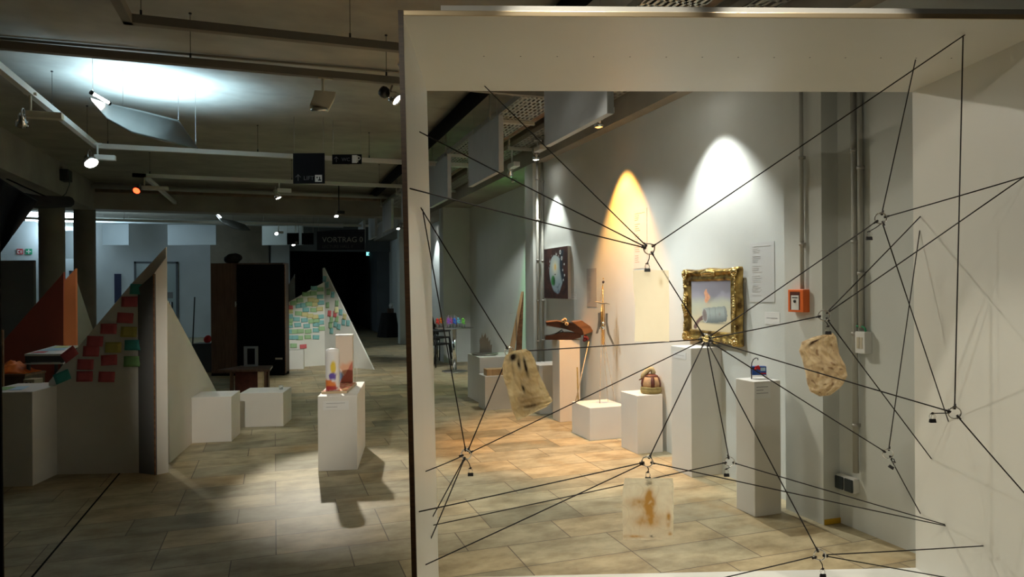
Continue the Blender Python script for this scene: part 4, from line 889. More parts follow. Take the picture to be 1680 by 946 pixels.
# big curved reflectors with uplights
def reflector(label, pts_top, pts_bot, d0, d1, power, lampx, m_l='lensc', up_col=COOL, size=110):
    # pts: matching upper and lower edge pixels from the near-left tip to the far-right tip
    n_ = len(pts_top) - 1
    def g(u, v):
        t_ = u * n_; i = min(int(t_), n_ - 1); f_ = t_ - i
        a = Vector(pts_top[i]).lerp(Vector(pts_top[i + 1]), f_); b = Vector(pts_bot[i]).lerp(Vector(pts_bot[i + 1]), f_)
        p_ = a.lerp(b, v); wdt = math.sin(PI * u)
        return hit(p_.x, p_.y, d=d0 + (d1 - d0) * u - .32 * wdt * v + .15 * wdt * (v * (1 - v))), None
    c = g(.5, .5)[0]; o = thing('curved_reflector', label, 'reflector', c)
    mb = MB().grid(lambda u, v: (g(u, v)[0] - c, None), 32, 12); build('reflector_sheet', mb, 'reflector', o, solid=.004)
    ck_ = MB()
    for u in (.04, .35, .75, .97):
        p_ = g(u, 0)[0] - c; ck_.tube([p_, (p_.x, p_.y, CZ - c.z - .003)], .002, 5)
    build('suspension_wires', ck_, 'alu', o)
    lp_ = g(lampx, .35)[0] - c + Vector((0, -.02, .06)); e_ = (g(lampx + .06, .35)[0] - g(lampx - .06, .35)[0]).normalized()
    build('lamp_tube', MB().tube([lp_ - e_ * .09, lp_ + e_ * .09], .014, 10), m_l, o)
    build('lamp_bracket', MB().tube([lp_ - e_ * .11, lp_ - e_ * .09], .022, 10).tube([lp_ + e_ * .09, lp_ + e_ * .11], .022, 10), 'black', o)
    return o, c
RT = [(147, 160), (180, 170), (235, 182), (293, 197), (325, 243)]; RBt = [(148, 163), (175, 195), (215, 218), (270, 232), (325, 244)]
o, c = reflector('large curved metal light reflector under the bright ceiling patch', RT, RBt, 6.6, 7.6, 0, .15, 'lensb')
tg = hit(243, 135, z=CZ); spot(o, tg + Vector((0, .05, -.75)), tg + Vector((.05, .0, 0)), PW['up1'], (.50, .78, 1), 140, 1.0, .25)
o, c = reflector('far curved reflector below the second bright ceiling patch', [(354, 352), (362, 358), (385, 362), (402, 368), (411, 377)], [(355, 354), (362, 364), (380, 374), (395, 378), (411, 378)], 17.2, 18.0, 0, .15, 'lensc')
tg = Vector((hit(385, 352, y=20.2).x, 20.2, CZ)); spot(o, tg + Vector((0, 0, -.5)), tg, PW['up2'], COOL, 130, 1.0, .3)
o, c = reflector('brightly lit reflector at the far left beyond the columns', [(42, 352), (60, 345), (90, 346), (120, 352), (150, 366)], [(42, 354), (62, 366), (90, 370), (120, 372), (150, 377)], 17.9, 18.3, 0, .3, 'lensc')
build('lit_diffuser', MB().grid(lambda u, v: (hit(42 + 98 * u, 347 + 15 * v + 3 * u, d=17.7 + .2 * u) - c, None), 8, 3), 'lensc', o, solid=.02, label='glowing diffuser')
l = bpy.data.lights.new('lamp_light', 'POINT'); l.energy = PW['up3']; l.color = COOL; l.shadow_soft_size = .3
lo = bpy.data.objects.new('lamp_light', l); sc.collection.objects.link(lo); lo.location = hit(90, 380, d=21.5)
l = bpy.data.lights.new('lamp_light', 'POINT'); l.energy = PW['backwall']; l.color = COOL; l.shadow_soft_size = .4
lo = bpy.data.objects.new('lamp_light', l); sc.collection.objects.link(lo); lo.location = (-4.5, 21.2, 3.0)

# ================================================================ GALLERY WALL LAMPS
def wall_lamp(label, y0, lens, key, col, size=60, blend=.35, dx=.30, z=3.33, xw=XW, aim=None):
    return track_lamp(label, (xw - dx, y0, z), aim or (xw - dx + .10, y0 + .05, 0), 3.46, PW[key], col, size, blend, lens, 'white', .20, .05, .12, gside=(0, -1, 0), rad=.02)
wall_lamp('spotlight above the gold framed picture', 4.78, 'lensb', 'gold', (.98, 1, .95), 84, .6, .37)
wall_lamp('orange glowing spotlight above the brass rod sculpture', 6.42, 'lenso', 'orange', (1, .44, .08), 70, .5, .31)
wall_lamp('spotlight lighting the dark painting from above', 8.32, 'lensb', 'dark', (.97, 1, .93), 64, .45, .28)
wall_lamp('green tinted spotlight above the recessed wall', 10.15, 'lens', 'green', (.12, 1, .22), 62, .9, .42, xw=XR, aim=(XR, 10.25, 2.0))
wall_lamp('spotlight above the far white wall', 17.3, 'lensb', 'far', (.9, 1, 1), 70, .4, .3, xw=XR)
# lamps that light the plinths, floor and the frame box (on the near tracks, several of them added for their light)
track_lamp('spotlight on the near track lighting the gallery floor', (1.9, 5.3, 3.3), (2.2, 3.4, 0), 3.4, PW['floor'], (1, .9, .68), 80, .8, gl=.2)
track_lamp('added fill spotlight on the second track lighting the plinth row', (2.62, 6.15, 3.25), (3.1, 6.0, .3), 3.4, PW['gal'], (.96, 1, .96), 110, .9, gl=.2)  # added fill lamp, lifts the general light on the gallery wall
track_lamp('added spotlight on the near track lighting the plinths from the left', (1.0, 5.3, 3.3), (3.1, 5.6, .5), 3.4, PW['row'], (.95, 1, .98), 62, .7, gl=.2)  # added lamp, kept out of sight, for frontal light on the plinths
track_lamp('added spotlight at the end of the third track above the glass topped table', (2.55, 12.55, 3.25), (2.4, 12.9, .8), 3.42, 90, (.95, 1, .95), 70, .7, gl=.15)  # added lamp to brighten the table and the recess behind it
track_lamp('small spotlight by the cable tray lighting the round plate', (3.05, 8.85, 3.2), (3.75, 11.2, .9), 3.46, PW['plate'], (.95, 1, .95), 50, .6, gl=.2, r=.045, rad=.012, gside=(0, -1, 0))
track_lamp('left spotlight on the near track shining back into the frame box', (1.45, 5.3, 3.36), bx(2.3, .6, 1.0), 3.4, PW['back1'], (1, .93, .78), 62, .9, gl=.2, rad=.02)
track_lamp('right spotlight on the near track shining back into the frame box', (2.75, 5.3, 3.36), bx(0, .6, .8), 3.4, PW['back2'], (1, .93, .78), 75, .9, gl=.2, rad=.02)
track_lamp('spotlight on the near arm lighting the frame box', (-.93, .9, 3.3), bx(1.6, .6, 1.1), 3.4, PW['frame'], (1, .93, .76), 62, .8, gl=.2, rad=.05)
track_lamp('added narrow spotlight on the near track shining through the cream sheet', (1.75, 5.3, 3.36), hit(1068, 500, d=3.1), 3.4, PW['sheet'], (1, .93, .78), 9, .4, gl=.2, rad=.02)  # added lamp that only makes the cream sheet brighter
oa, ob = bx(.1, -.46, 3.6), bx(2.5, -.46, 3.6)
tk = thing('lighting_track', 'added short white track, out of view above the front edge of the frame box', 'track', (oa.x, oa.y, 3.6), math.atan2((ob - oa).y, (ob - oa).x), 'suspended lighting tracks')  # added track, unseen, to carry the two extra downlights
build('rail', MB().box((0, -.025, -.02), ((ob - oa).length, .025, .02)), 'trackwhite', tk)
for x_ in (.3, 2.1): build('suspension_wire', MB().tube([(x_, 0, .02), (x_, 0, CZ - 3.6)], .003, 5), 'black', tk)
for u_, lab_ in ((.75, 'added left downlight on the short unseen track above the frame box'), (1.58, 'added right downlight on the short unseen track above the frame box')):
    q_ = bx(u_, -.46, 3.5); track_lamp(lab_, q_, bx(u_ + .05, .18, 1.4), 3.59, PW['over'], (1, .93, .78), 54, .35, gl=.15, rad=.02, r=.045, L_=.1)  # added lamps out of view, giving the top edge its glints

# ================================================================ GALLERY WALL OBJECTS
def wallthing(name, label, cat, px, py, X=XW, group=None):
    p_ = hit(px, py, x=X); return thing(name, label, cat, p_, -PI / 2, group)
# dark painting
ya, yb_ = hit(893, 450, x=XW - .04).y, hit(932, 450, x=XW - .04).y; PWd = ya - yb_; z1 = hit(932, 403, x=XW - .04).z; z0 = hit(932, 490, x=XW - .04).z; PH = z1 - z0
def c_dark(u, v):
    n_ = fb(u * 6, v * 6, 1); c = mix((.035, .011, .009), (.07, .022, .016), sm(-.4, .4, n_))
    cx, cy = .52 + .10 * (.5 - v), .48; dx = (u - cx) / .30; dy = (v - cy) / .42; r_ = math.sqrt(dx * dx + dy * dy) + .10 * N(u * 6, v * 6, 4)
    ins = 1 - sm(.86, .94, r_)
    g = mix((.42, .55, .60), (.88, .88, .70), math.exp(-(((u - .48) / .14) ** 2 + ((v - .62) / .16) ** 2))); g = mix(g, (.30, .42, .52), sm(.45, .1, v) if v < .45 else 0)
    g = mix(g, (.10, .14, .22), sm(.1, .5, fb(u * 9, v * 12, 12)) * .6 * sm(.4, .2, v)) if v < .4 else g
    g = mix(g, (.05, .30, .08), sm(.3, .6, math.exp(-(((u - .40) / .10) ** 2 + ((v - .36) / .11) ** 2)) + .15 * n_)); g = mix(g, (.01, .04, .02), sm(.5, .8, math.exp(-(((u - .44) / .035) ** 2 + ((v - .34) / .13) ** 2))))
    g = mix(g, (.92, .68, .22), sm(.35, .7, math.exp(-(((u - .49) / .045) ** 2 + ((v - .62) / .08) ** 2)))); g = mix(g, (.06, .07, .05), sm(.6, .8, math.exp(-(((u - .485) / .05) ** 2 + ((v - .475) / .02) ** 2))))
    c = mix(c, g, ins); ring = math.exp(-((r_ - .98) / .06) ** 2) * sm(.0, .5, fb(u * 14, v * 14, 8) + .1) * sm(.5, .8, v + .1 * n_); c = mix(c, (.6, .62, .6), min(1, ring))
    tr = math.exp(-(((u - .78 - .05 * math.sin(v * 7)) / .055) ** 2)) * sm(.28, .4, v) * sm(.97, .9, v) if v < .97 else 0; c = mix(c, (.015, .03, .05), min(1, tr * 1.6))
    for (a, b, r0, r1) in ((.70, .90, .035, .045), (.76, .78, .03, .04), (.86, .66, .02, .02), (.80, .55, .02, .02), (.87, .45, .02, .025), (.82, .36, .02, .02)):
        e_ = math.hypot((u - a) / r0, (v - b) / r1); c = mix(c, (.78, .85, .86), 1 - sm(.85, 1.1, e_));
        if r0 > .025: c = mix(c, (.02, .03, .04), 1 - sm(.35, .5, e_))
    return c
o = thing('painting', 'dark brown unframed painting of a glowing hollow with a green candle', 'painting', (XW - .002, ya, z0), -PI / 2)
build('canvas', MB().box((0, -.04, 0), (PWd, 0, PH)), 'paper', o)
build('painted_face', MB().grid(lambda u, v: (Vector((PWd * u, -.0412, PH * v)), c_dark(u, v)), 90, 90), 'paint', o)
# gold framed picture
XG = XW - .02
ya, yb_ = hit(1121, 500, x=XG - .05).y, hit(1210, 500, x=XG - .05).y; GW = ya - yb_; z1 = hit(1165, 441, x=XG - .05).z; z0 = max(hit(1165, 562.5, x=XG - .05).z, hG1 + .012); GH = z1 - z0
gf = thing('gold_framed_picture', 'ornate gold framed picture of a burning tin can, above the tallest plinth', 'picture', (XG, ya, z0), -PI / 2)
mb = MB(); prof = [(0, 0), (0, .035), (.012, .055), (.03, .062), (.045, .050), (.065, .040), (.085, .050), (.098, .046), (.108, .022), (.112, .012)]
def rect(i): return [(i, i), (GW - i, i), (GW - i, GH - i), (i, GH - i)]
vs = []; nseg = 40
for k_, (ins, ht) in enumerate(prof):
    r_ = rect(ins * .95)
    for e in range(4):
        (x0_, zz0), (x1_, zz1) = r_[e], r_[(e + 1) % 4]
        for s_ in range(nseg):
            t_ = s_ / nseg; x = x0_ + (x1_ - x0_) * t_; z = zz0 + (zz1 - zz0) * t_
            wav = .010 * (abs(math.cos(2 * PI * t_)) ** 3) if k_ <= 2 else 0; nx, nz = [(0, -1), (1, 0), (0, 1), (-1, 0)][e]
            fl = .006 * math.cos(18 * PI * t_) * math.exp(-((k_ - 3.5) / 2) ** 2)
            vs.append(Vector((x + nx * wav, -(ht + fl * .6), z + nz * wav)))
nn = 4 * nseg
fs = [(k_ * nn + j, k_ * nn + (j + 1) % nn, (k_ + 1) * nn + (j + 1) % nn, (k_ + 1) * nn + j) for k_ in range(len(prof) - 1) for j in range(nn)]
mb.add(vs, fs, 0, True); build('gilt_frame', mb, 'gold', gf)
gfr = [c for c in gf.children][0]
def ornament(cx, cz, dx, dz, big):
    orn = MB()
    for i in range(9 if big else 7):
        a = (i - (4 if big else 3)) / (4 if big else 3); w2 = .085 if big else .07
        x = cx + dx * a * w2; z = cz + dz * a * w2; h2 = (1 - abs(a)) * .02
        orn.ball((x + (-dz) * h2 * .6, -.060 - .008 * (1 - abs(a)), z + dx * h2 * .6), .013 + .008 * (1 - abs(a)), 6, 0, 1, .6, 1)
        orn.ball((x + dz * .018, -.058, z - dx * .018), .009, 5, 0, 1.2, .6, 1)
    build('ornament', orn, 'goldh', gfr, label='bright raised leaf ornament')
m_ = .035
for cx, cz, dx, dz in ((GW / 2, GH - m_, 1, 0), (GW / 2, m_, -1, 0), (m_, GH / 2, 0, 1), (GW - m_, GH / 2, 0, -1)): ornament(cx, cz, dx, dz, True)
for cx, cz, sx, sz in ((m_, m_, -1, -1), (GW - m_, m_, 1, -1), (GW - m_, GH - m_, 1, 1), (m_, GH - m_, -1, 1)):
    orn = MB()
    for i in range(10):
        a = 2 * PI * i / 10; orn.ball((cx + .030 * math.cos(a), -.060, cz + .030 * math.sin(a)), .012, 6, 0, 1, .6, 1)
    orn.ball((cx + sx * .008, -.066, cz + sz * .008), .02, 8, 0, 1, .6, 1)
    for i in range(1, 5): orn.ball((cx - sx * (.03 + .022 * i), -.060, cz + sz * .012), .012 - .001 * i, 5, 0, 1.3, .6, 1); orn.ball((cx + sx * .012, -.060, cz - sz * (.03 + .022 * i)), .012 - .001 * i, 5, 0, 1, .6, 1.3)
    build('ornament', orn, 'goldh', gfr, label='bright raised corner ornament')
build('backing', MB().box((.006, -.03, .006), (GW - .006, -.001, GH - .006)), 'gold', gf)
def c_can(u, v):
    n_ = fb(u * 4, v * 4, 6); c = mix((.62, .52, .33), (.46, .47, .36), sm(.1, .55, v + .08 * n_)); c = mix(c, (.30, .29, .34), sm(.52, .74, v + .05 * n_))
    def st(a, b, x, y): return math.exp(-(((u - x) / a) ** 2 + ((v - y) / b) ** 2))
    c = mix(c, (.17, .18, .16), min(1, 1.3 * st(.30, .028, .55, .175)))
    # wick / arm
    ax_, ay = .10, .06; bx2, by = .30, .26; t_ = max(0, min(1, ((u - ax_) * (bx2 - ax_) + (v - ay) * (by - ay)) / ((bx2 - ax_) ** 2 + (by - ay) ** 2)))
    dd = math.hypot(u - ax_ - t_ * (bx2 - ax_), v - ay - t_ * (by - ay) - .04 * math.sin(PI * t_)); c = mix(c, (.14, .08, .07), 1 - sm(.035, .055, dd))
    # can, lying, slightly tilted
    dx, dy = u - .60, v - .33; ca_, sa_ = math.cos(.10), math.sin(.10); X_, Y_ = dx * ca_ + dy * sa_, -dx * sa_ + dy * ca_
    hx = .24 + .06 * math.sqrt(max(0, 1 - (Y_ / .15) ** 2)) if abs(Y_) < .15 else 0
    if abs(Y_) < .15 and -.25 < X_ < hx:
        sh = .5 + .5 * math.cos((Y_ / .15 - .35) * 1.9); c = mix((.11, .13, .13), (.33, .37, .35), sh)
        if abs(X_ + .12) < .008 or abs(X_ - .02) < .006: c = mix(c, (.16, .18, .17), .6)
        if X_ > .24: c = mix(c, (.16, .17, .17), .5)
        c = mix(c, (.22, .12, .10), .5 * math.exp(-((X_ - .12) / .02) ** 2 - (Y_ / .03) ** 2))
    e_ = math.hypot((X_ + .25) / .065, Y_ / .15)
    if e_ < 1: c = (.38, .41, .39) if e_ > .85 else mix((.16, .13, .12), (.24, .20, .18), e_)
    # flame
    fx = .40 + .06 * (.75 - v); ww = .075 * math.sin(PI * max(0, min(1, (v - .55) / .30)) ** .8) if .55 < v < .85 else 0
    if ww: e2 = abs(u - fx - .02 * math.sin(v * 30)) / ww; c = mix(c, mix((.72, .27, .14), (.86, .52, .32), sm(.2, -.3, N(u * 25, v * 25, 2)) if 0 else .5 + .5 * N(u * 25, v * 22, 2)), 1 - sm(.7, 1.05, e2))
    c = mix(c, (.55, .40, .28), .35 * st(.08, .06, .43, .53)); return c
i_ = .10
build('painted_face', MB().grid(lambda u, v: (Vector((i_ + (GW - 2 * i_) * u, -.0315, i_ + (GH - 2 * i_) * v)), c_can(u, v)), 80, 80), 'paint', gf)

# text sheets on the wall
def text_sheet(label, x0, y0, x1, y1, X, m, tm, rows, name='text_sheet', seed=1):
    a = hit(x0, (y0 + y1) / 2, x=X); b = hit(x1, (y0 + y1) / 2, x=X); zt_ = hit((x0 + x1) / 2, y0, x=X).z; zb_ = hit((x0 + x1) / 2, y1, x=X).z; w_, h_ = a.y - b.y, zt_ - zb_
    o = thing(name, label, 'text sheet', (X - .001, a.y, zb_), -PI / 2); pp_ = build('paper', MB().box((0, -.002, 0), (w_, 0, h_)), m, o)
    rnd = random.Random(seed); tl = MB()
    for i in range(rows):
        z = h_ * (.93 - .86 * i / rows)
        if i and i % 5 == 4: continue
        wl = w_ * (.75 if i == 0 else rnd.uniform(.22, .42)); tl.box((w_ * .1, -.003, z), (w_ * .1 + wl, -.002, z + h_ * .008))
    build('text_lines', tl, tm, pp_)
text_sheet('tall white printed text sheet on the wall right of the gold picture', 1231, 397, 1271, 495, XW, 'papersoft', 'textl', 26, seed=3)
text_sheet('grey printed text sheet on the wall left of the brass rod sculpture', 963, 440, 979, 503, XW, 'papergrey', 'textg', 22, seed=5)
text_sheet('printed text sheet on the wall in the orange light', 1040, 343, 1062, 440, XW, 'papersoft', 'texto', 24, seed=9)

# fire alarm call point, conduit above it
o = wallthing('fire_alarm_point', 'orange manual fire alarm box on the near pilaster', 'alarm', 1303.5, 511, XP)
a = hit(1303.5, 492, x=XP); b = hit(1331, 492, x=XP); w_ = (a.y - b.y) * .92; h_ = hit(1318, 474, x=XP).z - hit(1318, 511, x=XP).z
build('housing', MB().box((0, -.055, 0), (w_, 0, h_)), 'orange', o, bevel=.004)
build('recess', MB().box((w_ * .14, -.0555, h_ * .10), (w_ * .80, -.0551, h_ * .90)), 'claydark', o)
build('front_plate', MB().box((w_ * .25, -.059, h_ * .10), (w_ * .74, -.0556, h_ * .74)), 'white', o); build('push_button', MB().cyl((w_ * .5, -.060, h_ * .48), .011, .004, 14, 0, (0, -1, 0)).box((w_ * .32, -.0605, h_ * .62), (w_ * .68, -.059, h_ * .66)), 'black', o)
text('FEUERWEHR', w_ * .10, 'black', o, (w_ * .22, -.0605, h_ * .80), ext=.0004, name='lettering') if 0 else None
def conduit(label, px, X, z0, z1, r, py=400, clamps=2, off=None):
    p_ = hit(px, py, x=X - (off or r + .012)); o = thing('conduit', label, 'conduit', (p_.x, p_.y, z0)); build('pipe', MB().tube([(0, 0, 0), (0, 0, z1 - z0)], r, 12), 'pipe', o)
    for i in range(clamps):
        z = (z1 - z0) * (i + .5) / clamps; build('clamp', MB().cyl((0, 0, z), r + .006, .02, 12).box((0, -.012, z), (X - p_.x, .012, z + .02)), 'alu', o)
    return p_
zal = hit(1318, 474, x=XP).z
conduit('grey conduit running down to the orange alarm box', 1315, XP, zal, 3.27, .013, 300, 3)
zsk = hit(1403, 772, x=XW).z; conduit('thick grey conduit running down to the double socket', 1402, XW, zsk, 3.27, .018, 450, 5)
zgr = hit(1413, 537, x=XW).z; conduit('grey conduit beside the thick one ending at the green cable', 1412, XW, zgr, 3.27, .016, 400, 3)
for px, lab in ((882, 'left of the two thin pipes on the second pilaster'), (890, 'right of the two thin pipes beside the dark painting')): conduit(lab, px, XP if px < 885 else XW, .02, 3.27, .016, 400, 6)
for px, lab, zz in ((741, 'left of the two far pipes behind the glass topped table', .3), (755, 'right of the two far pipes ending at a dark socket', .95)): conduit(lab, px, XR, zz, 3.0, .03, 450, 4)
# double socket
a = hit(1380, 788, x=XW); o = thing('wall_socket', 'double dark wall socket at the foot of the thick conduit', 'socket', (XW, a.y, hit(1390, 801, x=XW).z - .005), -PI / 2)
SWd = a.y - hit(1411, 788, x=XW).y; SH_ = .095
build('back_box', MB().box((0, -.05, 0), (SWd, 0, SH_)), 'white', o, bevel=.01)
for i in range(2): build('socket_cover', MB().box((.006 + i * SWd / 2, -.062, .006), (SWd / 2 - .003 + i * SWd / 2, -.05, SH_ - .006)), 'sockd', o, bevel=.006)
a = hit(748, 567, x=XR); tag(build('far_socket', MB().box((0, -.07, 0), (.26, 0, .14)), 'sockd', loc=(XR, a.y, a.z), rotz=-PI / 2, bevel=.01), 'dark double socket on the far wall behind the glass topped table', 'socket')
# white switch box with green cable
a = hit(1415, 578, x=XW); o = thing('switch_box', 'small white box with a green cable on the near wall', 'switch box', (XW, a.y, a.z), -PI / 2)
build('housing', MB().box((0, -.06, 0), (.075, 0, .135)), 'white', o, bevel=.004); build('rocker', MB().box((.015, -.063, .03), (.034, -.06, .10)).box((.04, -.063, .03), (.059, -.06, .10)), 'beige', o)
build('green_cable', MB().tube([(-.03, -.02, .185), (-.025, -.03, .170), (.0, -.035, .165), (.04, -.035, .165), (.055, -.035, .155), (.06, -.035, .13)], .006, 8), 'greenc', o, label='green cable')

# ---------------- wooden jaw on the slim plinth
J0 = hit(930, 557, d=Vector((G5.x + .13, G5.y + .11, 0)).dot(fwd)); J0.z = hG5; s_ = Vector((G5.x + .13, G5.y + .1, 0)).dot(fwd) / F
jw = thing('wooden_jaw', 'brown wooden crocodile like jaw sculpture with open mouth', 'sculpture', J0, -YAW)
def pr(pts, y0, y1, m, name, **k): return build(name, MB().prism([(x * s_, y0, z * s_) for x, z in pts], (0, y1 - y0, 0)), m, jw, **k)
pr([(-36, .5), (-36, 6), (-25, 7.5), (-10, 12), (6, 12), (22, 9), (22, 4), (8, .5)], -.10, .10, 'woodd', 'lower_jaw')
pr([(-35, 29), (-17, 30.5), (-2, 28), (10, 27), (24, 17), (26, 8), (20, 7), (8, 14), (-4, 18), (-34, 24)], -.10, .10, 'woodd', 'upper_jaw')
pr([(-34, 30), (-17, 31.5), (-5, 29.5), (-5, 28), (-17, 30), (-34, 28.6)], -.105, .14, 'woodm', 'snout_plate')
pr([(8, 29), (24, 31), (37, 22), (41, 15), (40, 13), (27, 8), (24, 17), (10, 27.5)], -.102, .16, 'woodm', 'head_plate', label='orange brown head plate')
te = MB()
for i in range(14):
    x = (-34 + i * 2.3) * s_; te.lathe([(.006, 0), (.0005, .016)], (x, -.095, (23.8 - i * .35) * s_), 6, 0, None, (0, 0, -1)); te.lathe([(.006, 0), (.0005, .013)], (x, -.095, (6.2 + i * .4) * s_), 6, 0, None, (0, 0, 1))
build('teeth', te, 'woodd', jw)
for x, z in ((-7, 31), (-1.5, 26.5), (-4, 33)): build('rolled_eye', MB().cyl((x * s_, -.135, z * s_), 3.0 * s_, .05, 14, 0, (0, 1, 0)).cyl((x * s_, -.138, z * s_), 1.3 * s_, .004, 10, 1, (0, 1, 0)), ['woodpale', 'woodd'], jw, label='pale rolled wooden eye')
build('tongue_rod', MB().tube([(-20 * s_, -.03, 9 * s_), (-8 * s_, -.03, 16 * s_), (-6 * s_, -.02, 12 * s_)], .006, 6), 'woodd', jw)
rp = MB()
for i in range(12): rp.ball(((27 + 6 * random.random()) * s_, -.12 + .05 * random.random(), (-2 + 8 * random.random()) * s_), .018, 6)
build('red_rosette', rp, 'darkred', jw, label='dark red rosette')
# two thin sticks
d0 = G5.dot(fwd) + .1
q0_ = hit(966, 566, d=d0); q1_ = hit(945, 660, d=7.2); q1_.z = max(q1_.z, .0)
tag(build('thin_stick', MB().tube([hit(966, 560, d=7.55), hit(944, 661, z=hG4 + .008)], .006, 6), 'woodpale', centre=True), 'thin pale stick leaning between the slim and the low plinth', 'stick')
a = hit(947, 602, d=7.85); b = Vector((a.x, a.y, .0)); tag(build('dark_tube', MB().tube([a, b.lerp(a, .35) + Vector((.01, 0, 0)), b], .008, 6), 'felt', centre=True), 'short dark upright stick right of the slim orange lit plinth', 'stick')

# ---------------- brass rod sculpture on the low plinth
D4 = Vector((G4.x + .2, G4.y + .22, 0)).dot(fwd); B0 = hit(990, 650, d=D4); B0.z = hG4 + .001; k4 = D4 / F; y0p = 473 + (H - hG4) / k4
ms = thing('rod_sculpture', 'tall brass rod sculpture with curved metal blades on clear legs', 'sculpture', B0, -YAW)
def c4(px, py, y=0): return Vector(((px - 990) * k4, y, (y0p - py) * k4))
build('mast', MB().tube([c4(990, 566), c4(990, 520), c4(990.5, 465)], [.010, .010, .004], 10), 'brass', ms)
build('tip', MB().ball(c4(991, 463.5), .014, 8, 1).ball(c4(991, 458), .008, 8), ['goldh', 'woodd'], ms)
build('stay_rod', MB().tube([c4(990, 468), c4(986, 495)], .002, 6).tube([c4(988, 500), c4(987, 566)], .004, 6).tube([c4(993, 500, .02), c4(993, 566, .02)], .004, 6), 'brass', ms)
build('cross_arc', MB().tube([c4(976, 495, -.03), c4(983, 497), c4(990, 498.5), c4(996, 498.5), c4(1002, 500, .03)], [.003, .008, .010, .008, .003], 8), 'silver', ms)
for side, pts in ((0, [(984, 514), (984.5, 525), (983, 538), (980, 548)]), (1, [(996.5, 515), (996, 530), (999, 548), (1007, 566)]), (2, [(987.5, 513), (987.5, 525), (985.5, 536), (982, 543)])):
    P_ = [c4(x, y, .0 if side < 2 else .03) for x, y in pts]; bl = MB()
    for i in range(len(P_) - 1):
        n2 = Vector((.011, 0, 0)); bl.prism([P_[i] - n2, P_[i] + n2, P_[i + 1] + n2, P_[i + 1] - n2], (0, .03, 0))
    build('curved_blade', bl, 'silver', ms)
build('glass_balls', MB().ball(c4(990, 530.5, -.015), .017, 8).ball(c4(990, 539, -.015), .020, 8).ball(c4(994, 534, .01), .012, 8).ball(c4(986, 540, .01), .012, 8), 'chrome', ms)
for a_, b_ in (((987, 566), (984, y0p)), ((990, 560), (1000, y0p - 0)), ((993, 566), (1012, y0p))):
    build('clear_leg', MB().tube([c4(*a_), c4(b_[0], b_[1], .0 if b_[0] < 990 else .12)], .004, 6), 'acryl', ms)
build('foot_rod', MB().tube([c4(984, y0p), c4(984, y0p - 12)], .004, 6), 'alu', ms)

# ---------------- leather dome on the white plinth
D3 = Vector((G3.x + .12, G3.y + .13, 0)).dot(fwd); E0 = hit(1068, 640, d=D3); E0.z = hG3 + .001; k3 = D3 / F
dm = thing('leather_dome', 'brown domed leather object with dark straps and a curved neck', 'sculpture', E0, -YAW)
build('base_ring', MB().lathe([(15 * k3, 0), (17 * k3, 2 * k3), (17.3 * k3, 6 * k3), (16.3 * k3, 8 * k3), (17 * k3, 9 * k3), (16 * k3, 11 * k3), (12 * k3, 11.5 * k3)], n=32), 'felt', dm)
build('dome', MB().lathe([(15.5 * k3, 11 * k3), (16 * k3, 16 * k3), (15 * k3, 21 * k3), (13 * k3, 26 * k3), (9 * k3, 29 * k3), (.001, 31 * k3)], n=32), 'clay', dm)
for th in (.0, 1.85, -2.4):
    stp = MB(); pf = [(16, 11), (16.5, 16), (15.5, 21), (13.5, 26), (9.5, 29.5), (2, 31.5)]; v_ = []
    for r_, z in pf:
        for dth in (-.2, .2): v_.append(Vector((r_ * k3 * math.cos(-PI / 2 + th * .55 + dth), r_ * k3 * math.sin(-PI / 2 + th * .55 + dth), z * k3)))
    stp.add(v_, [(2 * i, 2 * i + 1, 2 * i + 3, 2 * i + 2) for i in range(5)], 0, True); build('strap', stp, 'claydark', dm, solid=.003, label='dark oxblood strap')
build('top_band', MB().lathe([(12 * k3, 27.5 * k3), (11 * k3, 29 * k3), (8 * k3, 30.5 * k3), (6 * k3, 31.5 * k3)], n=24), 'claydark', dm)
build('neck', MB().tube([(3 * k3, 0, 29 * k3), (4 * k3, 0, 35 * k3), (2 * k3, 0, 39 * k3), (-3 * k3, 0, 39 * k3), (-8 * k3, 0, 34.5 * k3), (-13 * k3, 0, 29 * k3), (-15 * k3, 0, 24 * k3)],
      [4 * k3, 4 * k3, 4.2 * k3, 4.4 * k3, 4.4 * k3, 4 * k3, 2 * k3], 12), 'hose', dm)
build('beak', MB().tube([(-14 * k3, 0, 25 * k3), (-17 * k3, 0, 22.5 * k3), (-20 * k3, 0, 21.5 * k3)], [2 * k3, 1.2 * k3, .6 * k3], 8), 'claydark', dm)

# ---------------- blue object on the narrow plinth
D2 = Vector((G2.x + .12, G2.y + .1, 0)).dot(fwd); C0 = hit(1246, 612, d=D2); C0.z = hG2 + .001; k2 = D2 / F
bo = thing('blue_tin_object', 'small blue box with pale label and red flower on a wire stand', 'sculpture', C0, -YAW)
build('clear_base', MB().box((-12 * k2, 0, 0), (13 * k2, .06, 6 * k2)), 'glass', bo)
build('blue_body', MB().box((-11 * k2, .005, 6.2 * k2), (12 * k2, .045, 20.5 * k2)), 'blue', bo, bevel=.002)
build('label_field', MB().box((2 * k2, .002, 13 * k2), (10 * k2, .005, 18.5 * k2)), 'sky', bo); build('red_stripe', MB().box((1 * k2, .003, 8 * k2), (11 * k2, .005, 10 * k2)), 'red', bo)
fl_ = MB(); 
for i in range(7): fl_.ball(((-4 + 3 * math.cos(i)) * k2, -.004, (18.5 + 2.2 * math.sin(i * 1.7)) * k2), 2.0 * k2, 6)
build('red_flower', fl_, 'red', bo)
